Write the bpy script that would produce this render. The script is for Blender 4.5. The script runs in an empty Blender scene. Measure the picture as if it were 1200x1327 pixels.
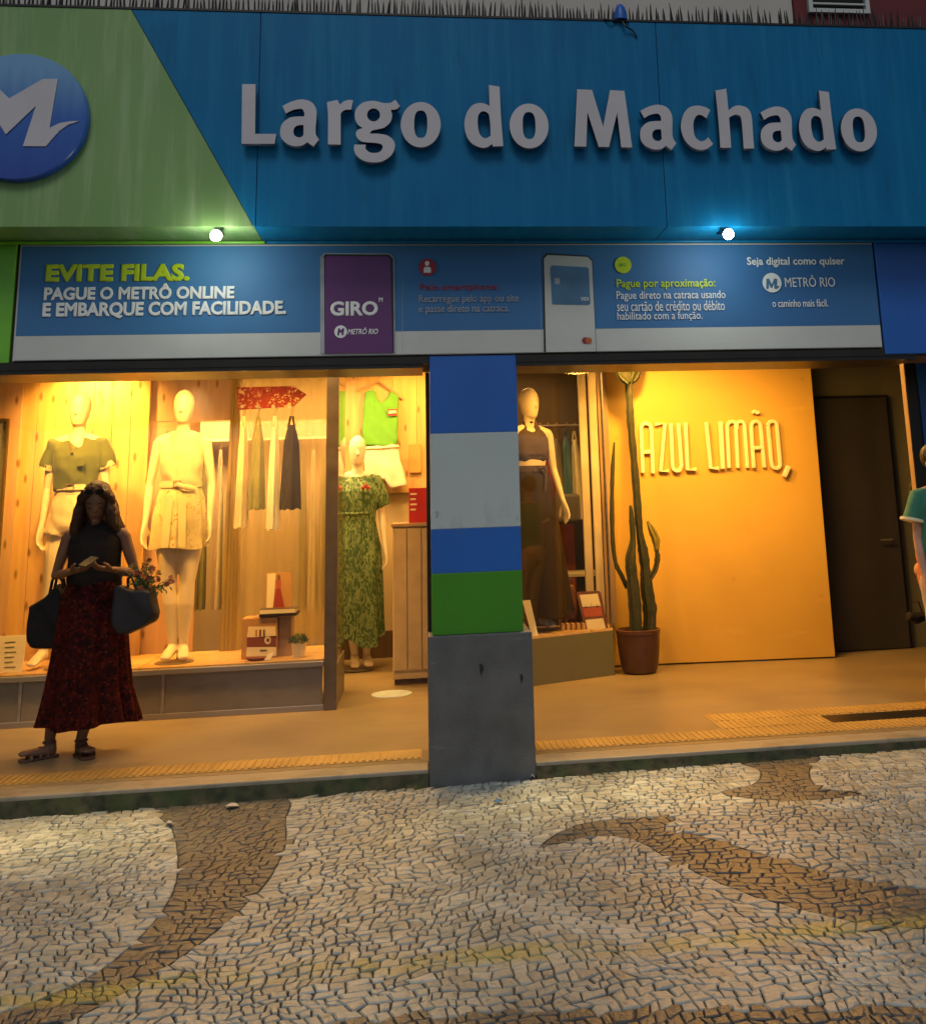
import bpy, bmesh, math, random
from mathutils import Vector, Matrix, noise
random.seed(7)
PI = math.pi
C = bpy.context.scene
col = C.collection

# ------------------------------------------------------------------ camera
AX = Vector((0.99185339, -0.12280137, -0.03386267))    # camera right, in world axes
AY = Vector((-0.007821, 0.20662306, -0.97838936))      # camera down
AZ = Vector((0.12714436, 0.97068364, 0.20397935))      # camera forward
CAM = Vector((0.0, -6.4728, 1.55)); FPX = 1349.31; PX, PY = 714.0, 372.0
cam = bpy.data.objects.new('camera', bpy.data.cameras.new('camera')); col.objects.link(cam)
m3 = Matrix((AX, -AY, -AZ)).transposed()
cam.matrix_world = Matrix.Translation(CAM) @ m3.to_4x4()
cam.data.sensor_fit = 'HORIZONTAL'; cam.data.sensor_width = 36.0
cam.data.lens = 36.0 * FPX / 1200.0
cam.data.shift_x = -0.095; cam.data.shift_y = -0.2429
cam.data.clip_start = 0.05; cam.data.clip_end = 600
C.camera = cam

def W(px, py, Y):
    """world point seen at a photo pixel, on the vertical plane at depth Y"""
    r = AX * (px - PX) + AY * (py - PY) + AZ * FPX
    return CAM + r * ((Y - CAM.y) / r.y)

# ------------------------------------------------------------------ dusk sky, last light, exposure
SUN_EL, SUN_ROT = 46.0, 187.0
w = bpy.data.worlds.new('World'); C.world = w; w.use_nodes = True
nt = w.node_tree; bg = nt.nodes['Background']
sky = nt.nodes.new('ShaderNodeTexSky'); sky.sky_type = 'NISHITA'; sky.sun_disc = False
sky.sun_elevation = math.radians(SUN_EL); sky.sun_rotation = math.radians(SUN_ROT)
nt.links.new(sky.outputs[0], bg.inputs[0]); bg.inputs[1].default_value = 0.044
sl = bpy.data.lights.new('evening_light', 'SUN'); sl.energy = 0.62; sl.angle = math.radians(22); sl.color = (1.0, 0.95, 0.84)
so = bpy.data.objects.new('evening_light', sl); col.objects.link(so)
so.rotation_euler = (math.radians(90-SUN_EL), 0, math.radians(180-SUN_ROT))
C.view_settings.view_transform = 'Standard'; C.view_settings.look = 'None'
C.view_settings.exposure = 0.0; C.view_settings.gamma = 1.0
C.cycles.max_bounces = 6; C.cycles.diffuse_bounces = 3; C.cycles.transparent_max_bounces = 12

# ------------------------------------------------------------------ materials
MATS = {}
def mat(name, c, rough=0.6, c2=None, scale=6.0, detail=4, bump=0.0, bscale=60.0, metal=0.0, amt=0.35,
        emit=None, estr=0.0, stretch=(1, 1, 1), spec=0.5, sheen=0.0, island=0.0, coat=0.0):
    m = bpy.data.materials.new(name); m.use_nodes = True; MATS[name] = m
    n = m.node_tree.nodes; L = m.node_tree.links; b = n['Principled BSDF']
    b.inputs['Roughness'].default_value = rough; b.inputs['Metallic'].default_value = metal
    b.inputs['Specular IOR Level'].default_value = spec
    b.inputs['Sheen Weight'].default_value = sheen; b.inputs['Coat Weight'].default_value = coat
    geo = n.new('ShaderNodeNewGeometry'); mp = n.new('ShaderNodeMapping'); mp.inputs['Scale'].default_value = stretch
    L.new(geo.outputs['Position'], mp.inputs[0])
    tn = n.new('ShaderNodeTexNoise'); tn.inputs['Scale'].default_value = scale; tn.inputs['Detail'].default_value = detail
    L.new(mp.outputs[0], tn.inputs['Vector'])
    cr = n.new('ShaderNodeValToRGB')
    if c2 is None: c2 = tuple(x * (1 - amt) for x in c)
    cr.color_ramp.elements[0].position = 0.33; cr.color_ramp.elements[1].position = 0.68
    cr.color_ramp.elements[0].color = (*c2, 1); cr.color_ramp.elements[1].color = (*c, 1)
    L.new(tn.outputs['Fac'], cr.inputs[0]); out = cr.outputs[0]
    if island:
        mx = n.new('ShaderNodeMix'); mx.data_type = 'RGBA'; mx.blend_type = 'MULTIPLY'; mx.inputs[0].default_value = 1
        mr = n.new('ShaderNodeMapRange'); mr.inputs[3].default_value = 1 - island; mr.inputs[4].default_value = 1 + island * 0.4
        L.new(geo.outputs['Random Per Island'], mr.inputs[0])
        cb = n.new('ShaderNodeCombineColor'); [L.new(mr.outputs[0], cb.inputs[i]) for i in range(3)]
        L.new(out, mx.inputs[6]); L.new(cb.outputs[0], mx.inputs[7]); out = mx.outputs[2]
    L.new(out, b.inputs['Base Color']); m['out'] = 1
    if bump:
        tb = n.new('ShaderNodeTexNoise'); tb.inputs['Scale'].default_value = bscale; tb.inputs['Detail'].default_value = 5
        L.new(mp.outputs[0], tb.inputs['Vector'])
        bp = n.new('ShaderNodeBump'); bp.inputs['Strength'].default_value = bump; bp.inputs['Distance'].default_value = 0.01
        L.new(tb.outputs['Fac'], bp.inputs['Height']); L.new(bp.outputs[0], b.inputs['Normal'])
    if emit:
        b.inputs['Emission Color'].default_value = (*emit, 1); b.inputs['Emission Strength'].default_value = estr
    return m

def grime(m, dirt, lo, hi, scale, stretch=(1, 1, 1), amount=0.8, offset=(0, 0, 0)):
    """stains with a shape of their own laid over a material's colour"""
    n = m.node_tree.nodes; L = m.node_tree.links; b = n['Principled BSDF']
    src = b.inputs['Base Color'].links[0].from_socket
    geo = n.new('ShaderNodeNewGeometry'); mp = n.new('ShaderNodeMapping')
    mp.inputs['Scale'].default_value = stretch; mp.inputs['Location'].default_value = offset
    L.new(geo.outputs['Position'], mp.inputs[0])
    t = n.new('ShaderNodeTexNoise'); t.inputs['Scale'].default_value = scale; t.inputs['Detail'].default_value = 8
    t.inputs['Roughness'].default_value = 0.65
    L.new(mp.outputs[0], t.inputs['Vector'])
    mr = n.new('ShaderNodeMapRange'); mr.inputs[1].default_value = lo; mr.inputs[2].default_value = hi; mr.inputs[4].default_value = amount
    L.new(t.outputs['Fac'], mr.inputs[0])
    mx = n.new('ShaderNodeMix'); mx.data_type = 'RGBA'; L.new(mr.outputs[0], mx.inputs[0])
    L.new(src, mx.inputs[6]); mx.inputs[7].default_value = (*dirt, 1); L.new(mx.outputs[2], b.inputs['Base Color'])
    return m

def print_mat(name, ground, ink, scale, lo, hi, ink2=None, rough=0.75, dist=1.5, stretch=(1, 1, 1)):
    """a printed fabric: warped cells of ink over a ground colour"""
    m = mat(name, ground, rough, bump=0.25, bscale=90)
    n = m.node_tree.nodes; L = m.node_tree.links; b = n['Principled BSDF']
    src = b.inputs['Base Color'].links[0].from_socket
    tc = n.new('ShaderNodeTexCoord'); mp = n.new('ShaderNodeMapping'); mp.inputs['Scale'].default_value = stretch
    L.new(tc.outputs['Object'], mp.inputs[0])
    t = n.new('ShaderNodeTexNoise'); t.inputs['Scale'].default_value = scale; t.inputs['Detail'].default_value = 2.5
    t.inputs['Distortion'].default_value = dist; L.new(mp.outputs[0], t.inputs['Vector'])
    mr = n.new('ShaderNodeMapRange'); mr.inputs[1].default_value = lo; mr.inputs[2].default_value = hi
    L.new(t.outputs['Fac'], mr.inputs[0])
    mx = n.new('ShaderNodeMix'); mx.data_type = 'RGBA'; L.new(mr.outputs[0], mx.inputs[0])
    L.new(src, mx.inputs[6]); mx.inputs[7].default_value = (*ink, 1); out = mx.outputs[2]
    if ink2:
        t2 = n.new('ShaderNodeTexVoronoi'); t2.inputs['Scale'].default_value = scale * 1.6; L.new(mp.outputs[0], t2.inputs['Vector'])
        m2 = n.new('ShaderNodeMapRange'); m2.inputs[1].default_value = 0.32; m2.inputs[2].default_value = 0.22
        L.new(t2.outputs['Distance'], m2.inputs[0])
        x2 = n.new('ShaderNodeMix'); x2.data_type = 'RGBA'; L.new(m2.outputs[0], x2.inputs[0])
        L.new(out, x2.inputs[6]); x2.inputs[7].default_value = (*ink2, 1); out = x2.outputs[2]
    L.new(out, b.inputs['Base Color'])
    return m

def glass_mat(name, tint=(1, 1, 1), rough=0.02, refl=1.0):
    m = bpy.data.materials.new(name); m.use_nodes = True; MATS[name] = m
    n = m.node_tree.nodes; L = m.node_tree.links; n.remove(n['Principled BSDF'])
    tr = n.new('ShaderNodeBsdfTransparent'); tr.inputs[0].default_value = (*tint, 1)
    gl = n.new('ShaderNodeBsdfGlossy'); gl.inputs['Roughness'].default_value = rough
    fr = n.new('ShaderNodeLayerWeight'); fr.inputs[0].default_value = 0.5
    pw = n.new('ShaderNodeMath'); pw.operation = 'POWER'; pw.inputs[1].default_value = 5
    L.new(fr.outputs['Facing'], pw.inputs[0])
    ml = n.new('ShaderNodeMath'); ml.operation = 'MULTIPLY_ADD'; ml.inputs[1].default_value = 0.9*refl; ml.inputs[2].default_value = 0.045*refl
    L.new(pw.outputs[0], ml.inputs[0]); mx = n.new('ShaderNodeMixShader')
    L.new(ml.outputs[0], mx.inputs[0]); L.new(tr.outputs[0], mx.inputs[1]); L.new(gl.outputs[0], mx.inputs[2])
    L.new(mx.outputs[0], n['Material Output'].inputs[0]); return m

def sheer_mat(name, c, alpha):
    m = mat(name, c, 0.8, amt=0.3, scale=3, stretch=(5, 5, 0.4)); n = m.node_tree.nodes; L = m.node_tree.links
    b = n['Principled BSDF']; tr = n.new('ShaderNodeBsdfTransparent'); tl = n.new('ShaderNodeBsdfTranslucent')
    tl.inputs[0].default_value = (*c, 1)
    m1 = n.new('ShaderNodeMixShader'); m1.inputs[0].default_value = 0.45; L.new(b.outputs[0], m1.inputs[1]); L.new(tl.outputs[0], m1.inputs[2])
    mx = n.new('ShaderNodeMixShader'); mx.inputs[0].default_value = alpha
    L.new(tr.outputs[0], mx.inputs[1]); L.new(m1.outputs[0], mx.inputs[2]); L.new(mx.outputs[0], n['Material Output'].inputs[0]); return m

M = MATS
grime(mat('sign_blue', (0.003, 0.175, 0.40), 0.42, (0.003, 0.14, 0.34), 0.9, bump=0.06, bscale=3), (0.02, 0.26, 0.46), 0.48, 0.72, 2.6, (5.5, 1, 0.3), 0.5)
M['sign_blue'].node_tree.nodes['Principled BSDF'].inputs['Specular IOR Level'].default_value = 0.15
grime(M['sign_blue'], (0.004, 0.09, 0.20), 0.58, 0.72, 3.2, (3, 1, 0.5), 0.45, (4, 0, 2))
grime(mat('sign_green', (0.20, 0.37, 0.11), 0.45, (0.14, 0.29, 0.08), 0.9, bump=0.06, bscale=3), (0.42, 0.56, 0.30), 0.48, 0.75, 2.0, (5.5, 1, 0.4), 0.6)
mat('letter_face', (0.60, 0.58, 0.62), 0.5, amt=0.12, scale=2.5)
mat('letter_side', (0.07, 0.08, 0.12), 0.5)
mat('paint_blue', (0.012, 0.125, 0.52), 0.4, amt=0.12, scale=2, bump=0.05, bscale=20)
mat('paint_grey', (0.47, 0.55, 0.56), 0.45, amt=0.08, scale=1.6, bump=0.05, bscale=20)
mat('paint_green', (0.05, 0.26, 0.008), 0.4, amt=0.15, scale=2, bump=0.05, bscale=20)
for _n in ('paint_blue', 'paint_grey', 'paint_green'): grime(M[_n], (0.10, 0.11, 0.10), 0.58, 0.76, 2.6, (2, 1, 0.7), 0.35); grime(M[_n], (0.03, 0.03, 0.03), 0.66, 0.70, 14, (1, 1, .6), 0.5)
mat('lime_trim', (0.16, 0.50, 0.03), 0.4, amt=0.15)
mat('banner_blue', (0.04, 0.19, 0.42), 0.62, (0.03, 0.14, 0.36), 0.6)
mat('banner_grey', (0.56, 0.58, 0.56), 0.6, amt=0.06)
mat('print_white', (0.82, 0.84, 0.84), 0.45, amt=0.08)
mat('print_lime', (0.50, 0.66, 0.01), 0.45, amt=0.06)
mat('print_red', (0.40, 0.012, 0.03), 0.45)
mat('print_purple', (0.125, 0.03, 0.16), 0.4, amt=0.15, scale=1.5)
mat('print_black', (0.01, 0.012, 0.018), 0.4)
mat('print_silver', (0.40, 0.42, 0.45), 0.4)
mat('print_card', (0.07, 0.20, 0.36), 0.4)
mat('print_orange', (0.65, 0.18, 0.06), 0.5)
mat('dark_metal', (0.022, 0.018, 0.016), 0.35, metal=0.3, bump=0.03)
mat('bronze', (0.13, 0.10, 0.08), 0.4, metal=0.4, bump=0.04, bscale=15)
mat('brushed_metal', (0.34, 0.31, 0.29), 0.38, metal=0.75, amt=0.25, scale=2, stretch=(0.3, 1, 9))
grime(mat('plinth_panel', (0.20, 0.18, 0.16), 0.42, metal=0.45, amt=0.25, scale=1.6, bump=0.04), (0.10, 0.08, 0.06), 0.5, 0.7, 3, (1, 1, 3), 0.4)
grime(grime(mat('granite', (0.115, 0.12, 0.125), 0.55, (0.075, 0.08, 0.085), 5, 8, bump=0.35, bscale=90), (0.03, 0.03, 0.033), 0.56, 0.72, 2.1, (1, 1, 0.6), 0.75), (0.24, 0.25, 0.25), 0.62, 0.74, 5.5, (0.5, 1, 3.5), 0.6, (3, 1, 0))
grime(mat('floor', (0.30, 0.225, 0.12), 0.34, (0.21, 0.155, 0.085), 1.1, 8, bump=0.08, bscale=25), (0.15, 0.12, 0.09), 0.5, 0.72, 1.6, (1, 2.2, 1), 0.55)
grime(mat('step_stone', (0.30, 0.26, 0.19), 0.5, (0.28, 0.25, 0.2), 3, 8, bump=0.2), (0.10, 0.09, 0.06), 0.5, 0.72, 4, (1, 1, 1), 0.7)
mat('tactile', (0.48, 0.31, 0.09), 0.5, (0.36, 0.23, 0.07), 3, 6, bump=0.1)
grime(mat('moss_riser', (0.12, 0.09, 0.05), 0.9, (0.025, 0.035, 0.015), 14, 9, bump=0.9, bscale=40), (0.045, 0.075, 0.02), 0.45, 0.62, 7, (1, 1, 1), 0.8)
grime(mat('bedding', (0.095, 0.085, 0.070), 0.95, (0.06, 0.054, 0.045), 5, 8, bump=0.8, bscale=120), (0.10, 0.08, 0.05), 0.5, 0.7, 3, (1, 1, 1), 0.6)
mat('asphalt', (0.05, 0.05, 0.05), 0.9, amt=0.4, scale=3, bump=0.6, bscale=150)
def stone_mat(name, c, c2, isl, paint=False):
    m = mat(name, c, 0.36, c2, 2.3, 6, bump=0.6, bscale=60, island=isl, spec=0.6)
    grime(m, (0.085, 0.085, 0.070), 0.50, 0.72, 1.4, (1, 1, 1), 0.50)
    grime(m, (0.065, 0.064, 0.055), 0.55, 0.66, 28, (1, 1, 1), 0.5)
    if paint:   # worn road paint left on the stones along a line
        n = m.node_tree.nodes; L = m.node_tree.links; b = n['Principled BSDF']; src = b.inputs['Base Color'].links[0].from_socket
        geo = n.new('ShaderNodeNewGeometry'); sp = n.new('ShaderNodeSeparateXYZ'); L.new(geo.outputs['Position'], sp.inputs[0])
        wv = n.new('ShaderNodeTexNoise'); wv.inputs['Scale'].default_value = 1.1; L.new(geo.outputs['Position'], wv.inputs['Vector'])
        def mth(op, a, b_=None):
            k = n.new('ShaderNodeMath'); k.operation = op
            for i, q in enumerate((a, b_)):
                if q is None: continue
                if isinstance(q, (int, float)): k.inputs[i].default_value = q
                else: L.new(q, k.inputs[i])
            return k.outputs[0]
        cx = mth('MULTIPLY', sp.outputs[0], 0.03)
        d = mth('ABSOLUTE', mth('ADD', mth('ADD', mth('ADD', sp.outputs[1], cx), 2.40), mth('MULTIPLY', mth('SUBTRACT', wv.outputs['Fac'], 0.5), 0.16)))
        band = n.new('ShaderNodeMapRange'); band.inputs[1].default_value = 0.10; band.inputs[2].default_value = 0.03; L.new(d, band.inputs[0])
        t = n.new('ShaderNodeTexNoise'); t.inputs['Scale'].default_value = 3.2; t.inputs['Detail'].default_value = 9; t.inputs['Roughness'].default_value = 0.7
        L.new(geo.outputs['Position'], t.inputs['Vector'])
        wr = n.new('ShaderNodeMapRange'); wr.inputs[1].default_value = 0.38; wr.inputs[2].default_value = 0.54; wr.inputs[4].default_value = 0.72; L.new(t.outputs['Fac'], wr.inputs[0])
        mx = n.new('ShaderNodeMix'); mx.data_type = 'RGBA'; L.new(mth('MULTIPLY', band.outputs[0], wr.outputs[0]), mx.inputs[0])
        L.new(src, mx.inputs[6]); mx.inputs[7].default_value = (0.42, 0.38, 0.07, 1); L.new(mx.outputs[2], b.inputs['Base Color'])
    return m
stone_mat('stone_white', (0.54, 0.57, 0.52), (0.37, 0.39, 0.35), 0.34, True)
stone_mat('stone_brown', (0.098, 0.110, 0.112), (0.074, 0.082, 0.084), 0.14, True)
stone_mat('stone_dark', (0.125, 0.13, 0.125), (0.085, 0.088, 0.085), 0.4, True)

def wood(name, c, c2, knots=True):
    m = mat(name, c, 0.55, c2, 2.0, 6, bump=0.15, bscale=12, stretch=(9, 9, 0.7), island=0.10)
    if knots:
        n = m.node_tree.nodes; L = m.node_tree.links; b = n['Principled BSDF']; src = b.inputs['Base Color'].links[0].from_socket
        geo = n.new('ShaderNodeNewGeometry'); mp = n.new('ShaderNodeMapping'); mp.inputs['Scale'].default_value = (7, 1, 2.6)
        L.new(geo.outputs['Position'], mp.inputs[0]); sx_ = n.new('ShaderNodeSeparateXYZ'); cx_ = n.new('ShaderNodeCombineXYZ'); L.new(mp.outputs[0], sx_.inputs[0]); L.new(sx_.outputs[0], cx_.inputs[0]); L.new(sx_.outputs[2], cx_.inputs[1])
        v = n.new('ShaderNodeTexVoronoi'); v.voronoi_dimensions = '2D'; v.inputs['Scale'].default_value = 1.0; v.inputs['Randomness'].default_value = 1.0; L.new(cx_.outputs[0], v.inputs['Vector'])
        mr = n.new('ShaderNodeMapRange'); mr.inputs[1].default_value = 0.13; mr.inputs[2].default_value = 0.05; mr.inputs[4].default_value = 0.75; L.new(v.outputs['Distance'], mr.inputs[0])
        mx = n.new('ShaderNodeMix'); mx.data_type = 'RGBA'; L.new(mr.outputs[0], mx.inputs[0])
        L.new(src, mx.inputs[6]); mx.inputs[7].default_value = (0.12, 0.05, 0.015, 1); L.new(mx.outputs[2], b.inputs['Base Color'])
    return m
wood('pine', (0.62, 0.41, 0.19), (0.50, 0.31, 0.13))
wood('pink_wood', (0.52, 0.33, 0.24), (0.42, 0.27, 0.19))
wood('plain_wood', (0.42, 0.27, 0.15), (0.30, 0.19, 0.10), False)
wood('dark_wood', (0.10, 0.055, 0.03), (0.06, 0.035, 0.02), False)
mat('shop_wall', (0.46, 0.36, 0.22), 0.7, amt=0.15, scale=1.5)
mat('olive_wall', (0.13, 0.12, 0.065), 0.7, amt=0.15, scale=1.5)
mat('dark_wall', (0.075, 0.05, 0.03), 0.7, amt=0.2, scale=1.5)
mat('ceiling_paint', (0.5, 0.46, 0.40), 0.8)
grime(mat('orange_paint', (0.60, 0.365, 0.062), 0.55, (0.53, 0.315, 0.052), 1.2, bump=0.05, bscale=6), (0.46, 0.24, 0.05), 0.60, 0.74, 1.3, (1, 1, 1), 0.35)
grime(M['orange_paint'], (0.25, 0.13, 0.03), 0.66, 0.74, 5, (1, 1, 1), 0.5); grime(M['orange_paint'], (0.80, 0.50, 0.10), 0.60, 0.74, 2.2, (.5, 1, 2), 0.3, (2, 0, 1))
mat('cream_letter', (0.86, 0.72, 0.45), 0.5, amt=0.05)
mat('grey_door', (0.035, 0.029, 0.022), 0.55, amt=0.2, scale=2)
mat('mannequin', (0.78, 0.68, 0.52), 0.42, amt=0.04, scale=3)
mat('skin', (0.18, 0.085, 0.05), 0.5, amt=0.12, scale=14, bump=0.05)
mat('skin_light', (0.48, 0.27, 0.19), 0.5, amt=0.12, scale=14, bump=0.05)
mat('hair', (0.055, 0.018, 0.009), 0.5, (0.022, 0.008, 0.005), 5, stretch=(30, 30, 1.2), bump=0.6, bscale=4)
mat('lip_brown', (0.13, 0.035, 0.03), 0.45); mat('hair_black', (0.010, 0.008, 0.008), 0.45, stretch=(30, 30, 1.2), bump=0.6, bscale=4)
def cloth(name, c, amt=0.18, rough=0.8): return mat(name, c, rough, amt=amt, scale=5, bump=0.25, bscale=160, sheen=0.15 if max(c) > .1 else 0.0, spec=0.5 if max(c) > .1 else 0.2)
cloth('olive_cloth', (0.105, 0.13, 0.022)); cloth('cream_cloth', (0.70, 0.58, 0.40)); cloth('sand_cloth', (0.66, 0.58, 0.36), 0.1)
cloth('brown_cloth', (0.10, 0.075, 0.085)); cloth('black_cloth', (0.014, 0.010, 0.010)); cloth('dark_trouser', (0.035, 0.024, 0.016))
cloth('green_cloth', (0.10, 0.34, 0.04)); cloth('white_cloth', (0.72, 0.70, 0.62)); cloth('khaki_cloth', (0.22, 0.22, 0.08))
cloth('charcoal_cloth', (0.045, 0.033, 0.022)); cloth('blue_cloth', (0.09, 0.20, 0.30)); cloth('grey_cloth', (0.20, 0.19, 0.20))
cloth('red_cloth', (0.32, 0.03, 0.02)); cloth('shirt_green', (0.03, 0.19, 0.13)); cloth('pale_trouser', (0.45, 0.38, 0.34))
cloth('bag_black', (0.010, 0.008, 0.009), rough=0.7); cloth('bag_grey', (0.026, 0.024, 0.028), rough=0.5); cloth('coral_cloth', (0.45, 0.10, 0.05))
cloth('linen', (0.50, 0.38, 0.23))
print_mat('leaf_print', (0.20, 0.30, 0.14), (0.030, 0.085, 0.030), 15, 0.46, 0.52, dist=2.2, stretch=(1.5, 1.5, 0.7))
print_mat('skirt_print', (0.062, 0.005, 0.003), (0.013, 0.002, 0.002), 20, 0.44, 0.60, (0.085, 0.013, 0.005))
M['skirt_print'].node_tree.nodes['Principled BSDF'].inputs['Specular IOR Level'].default_value = 0.1
print_mat('sand_print', (0.68, 0.60, 0.36), (0.42, 0.27, 0.10), 16, 0.60, 0.66, dist=2.0)
print_mat('arrow_print', (0.26, 0.010, 0.012), (0.50, 0.34, 0.18), 24, 0.57, 0.62, (0.14, 0.004, 0.008), dist=2.0)
mat('sandal', (0.10, 0.045, 0.025), 0.5); mat('leather', (0.20, 0.075, 0.025), 0.4, bump=0.1, bscale=80)
mat('gold', (0.60, 0.36, 0.08), 0.3, metal=0.8)
mat('terracotta', (0.10, 0.040, 0.024), 0.28, (0.06, 0.024, 0.016), 3, bump=0.1, bscale=20)
mat('soil', (0.03, 0.02, 0.013), 0.95, bump=0.8)
mat('cactus', (0.018, 0.030, 0.010), 0.6, (0.042, 0.036, 0.016), 14, bump=0.7, bscale=45)
mat('cactus_yellow', (0.24, 0.19, 0.03), 0.5, amt=0.3)
mat('leaf_green', (0.06, 0.12, 0.03), 0.6, amt=0.5, scale=40); mat('petal_coral', (0.36, 0.09, 0.04), 0.6, amt=0.4, scale=30); mat('petal_yellow', (0.36, 0.20, 0.03), 0.6, amt=0.4, scale=30)
mat('white_ceramic', (0.75, 0.68, 0.5), 0.35, amt=0.05); mat('kraft', (0.50, 0.27, 0.09), 0.7, amt=0.15)
mat('paper', (0.80, 0.72, 0.50), 0.6, amt=0.05); mat('clay_red', (0.27, 0.06, 0.015), 0.6, amt=0.3)
mat('ink_grey', (0.22, 0.16, 0.09), 0.6); mat('red_sign', (0.50, 0.02, 0.015), 0.4, amt=0.1)
mat('upper_wall', (0.58, 0.55, 0.50), 0.8, amt=0.2, scale=0.8); grime(mat('upper_red', (0.16, 0.014, 0.018), 0.7, amt=0.3, scale=1.5), (0.07, 0.01, 0.012), 0.5, 0.7, 3, (3, 1, .6), 0.5)
mat('spike_metal', (0.05, 0.045, 0.045), 0.5, metal=0.4, amt=0.5, scale=20)
mat('lamp_glass', (0.9, 0.9, 0.85), 0.3, emit=(1.0, 0.97, 0.86), estr=45.0)
mat('warm_lens', (0.9, 0.8, 0.6), 0.3, emit=(1.0, 0.7, 0.35), estr=12.0)
mat('litter', (0.62, 0.62, 0.64), 0.7); mat('litter_blue', (0.08, 0.25, 0.5), 0.6)
mat('phone_dark', (0.01, 0.01, 0.012), 0.5, spec=0.2); mat('lens_dark', (0.01, 0.008, 0.008), 0.5, spec=0.2)
mat('rubber', (0.02, 0.02, 0.02), 0.8)
glass_mat('glass', (0.97, 0.96, 0.93)); sheer_mat('sheer', (0.55, 0.42, 0.18), 0.55); sheer_mat('curtain', (0.50, 0.38, 0.15), 0.93)

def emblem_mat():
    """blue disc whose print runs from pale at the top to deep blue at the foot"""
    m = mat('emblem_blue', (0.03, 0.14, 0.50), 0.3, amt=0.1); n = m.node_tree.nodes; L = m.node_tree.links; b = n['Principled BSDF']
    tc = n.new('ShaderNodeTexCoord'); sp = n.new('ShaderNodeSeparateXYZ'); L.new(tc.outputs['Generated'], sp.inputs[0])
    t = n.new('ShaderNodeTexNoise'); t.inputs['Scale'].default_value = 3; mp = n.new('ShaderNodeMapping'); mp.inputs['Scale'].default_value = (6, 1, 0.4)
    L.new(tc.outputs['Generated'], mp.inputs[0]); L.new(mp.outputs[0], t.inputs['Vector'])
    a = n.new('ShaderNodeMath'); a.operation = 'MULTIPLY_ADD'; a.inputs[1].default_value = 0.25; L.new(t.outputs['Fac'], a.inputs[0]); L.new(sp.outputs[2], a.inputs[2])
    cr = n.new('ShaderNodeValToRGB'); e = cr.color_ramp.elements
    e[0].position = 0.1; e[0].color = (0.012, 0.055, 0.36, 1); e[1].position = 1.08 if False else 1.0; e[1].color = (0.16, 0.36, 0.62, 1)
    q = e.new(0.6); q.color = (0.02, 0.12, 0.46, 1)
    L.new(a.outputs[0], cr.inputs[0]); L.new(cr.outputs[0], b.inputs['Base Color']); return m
emblem_mat()

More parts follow.
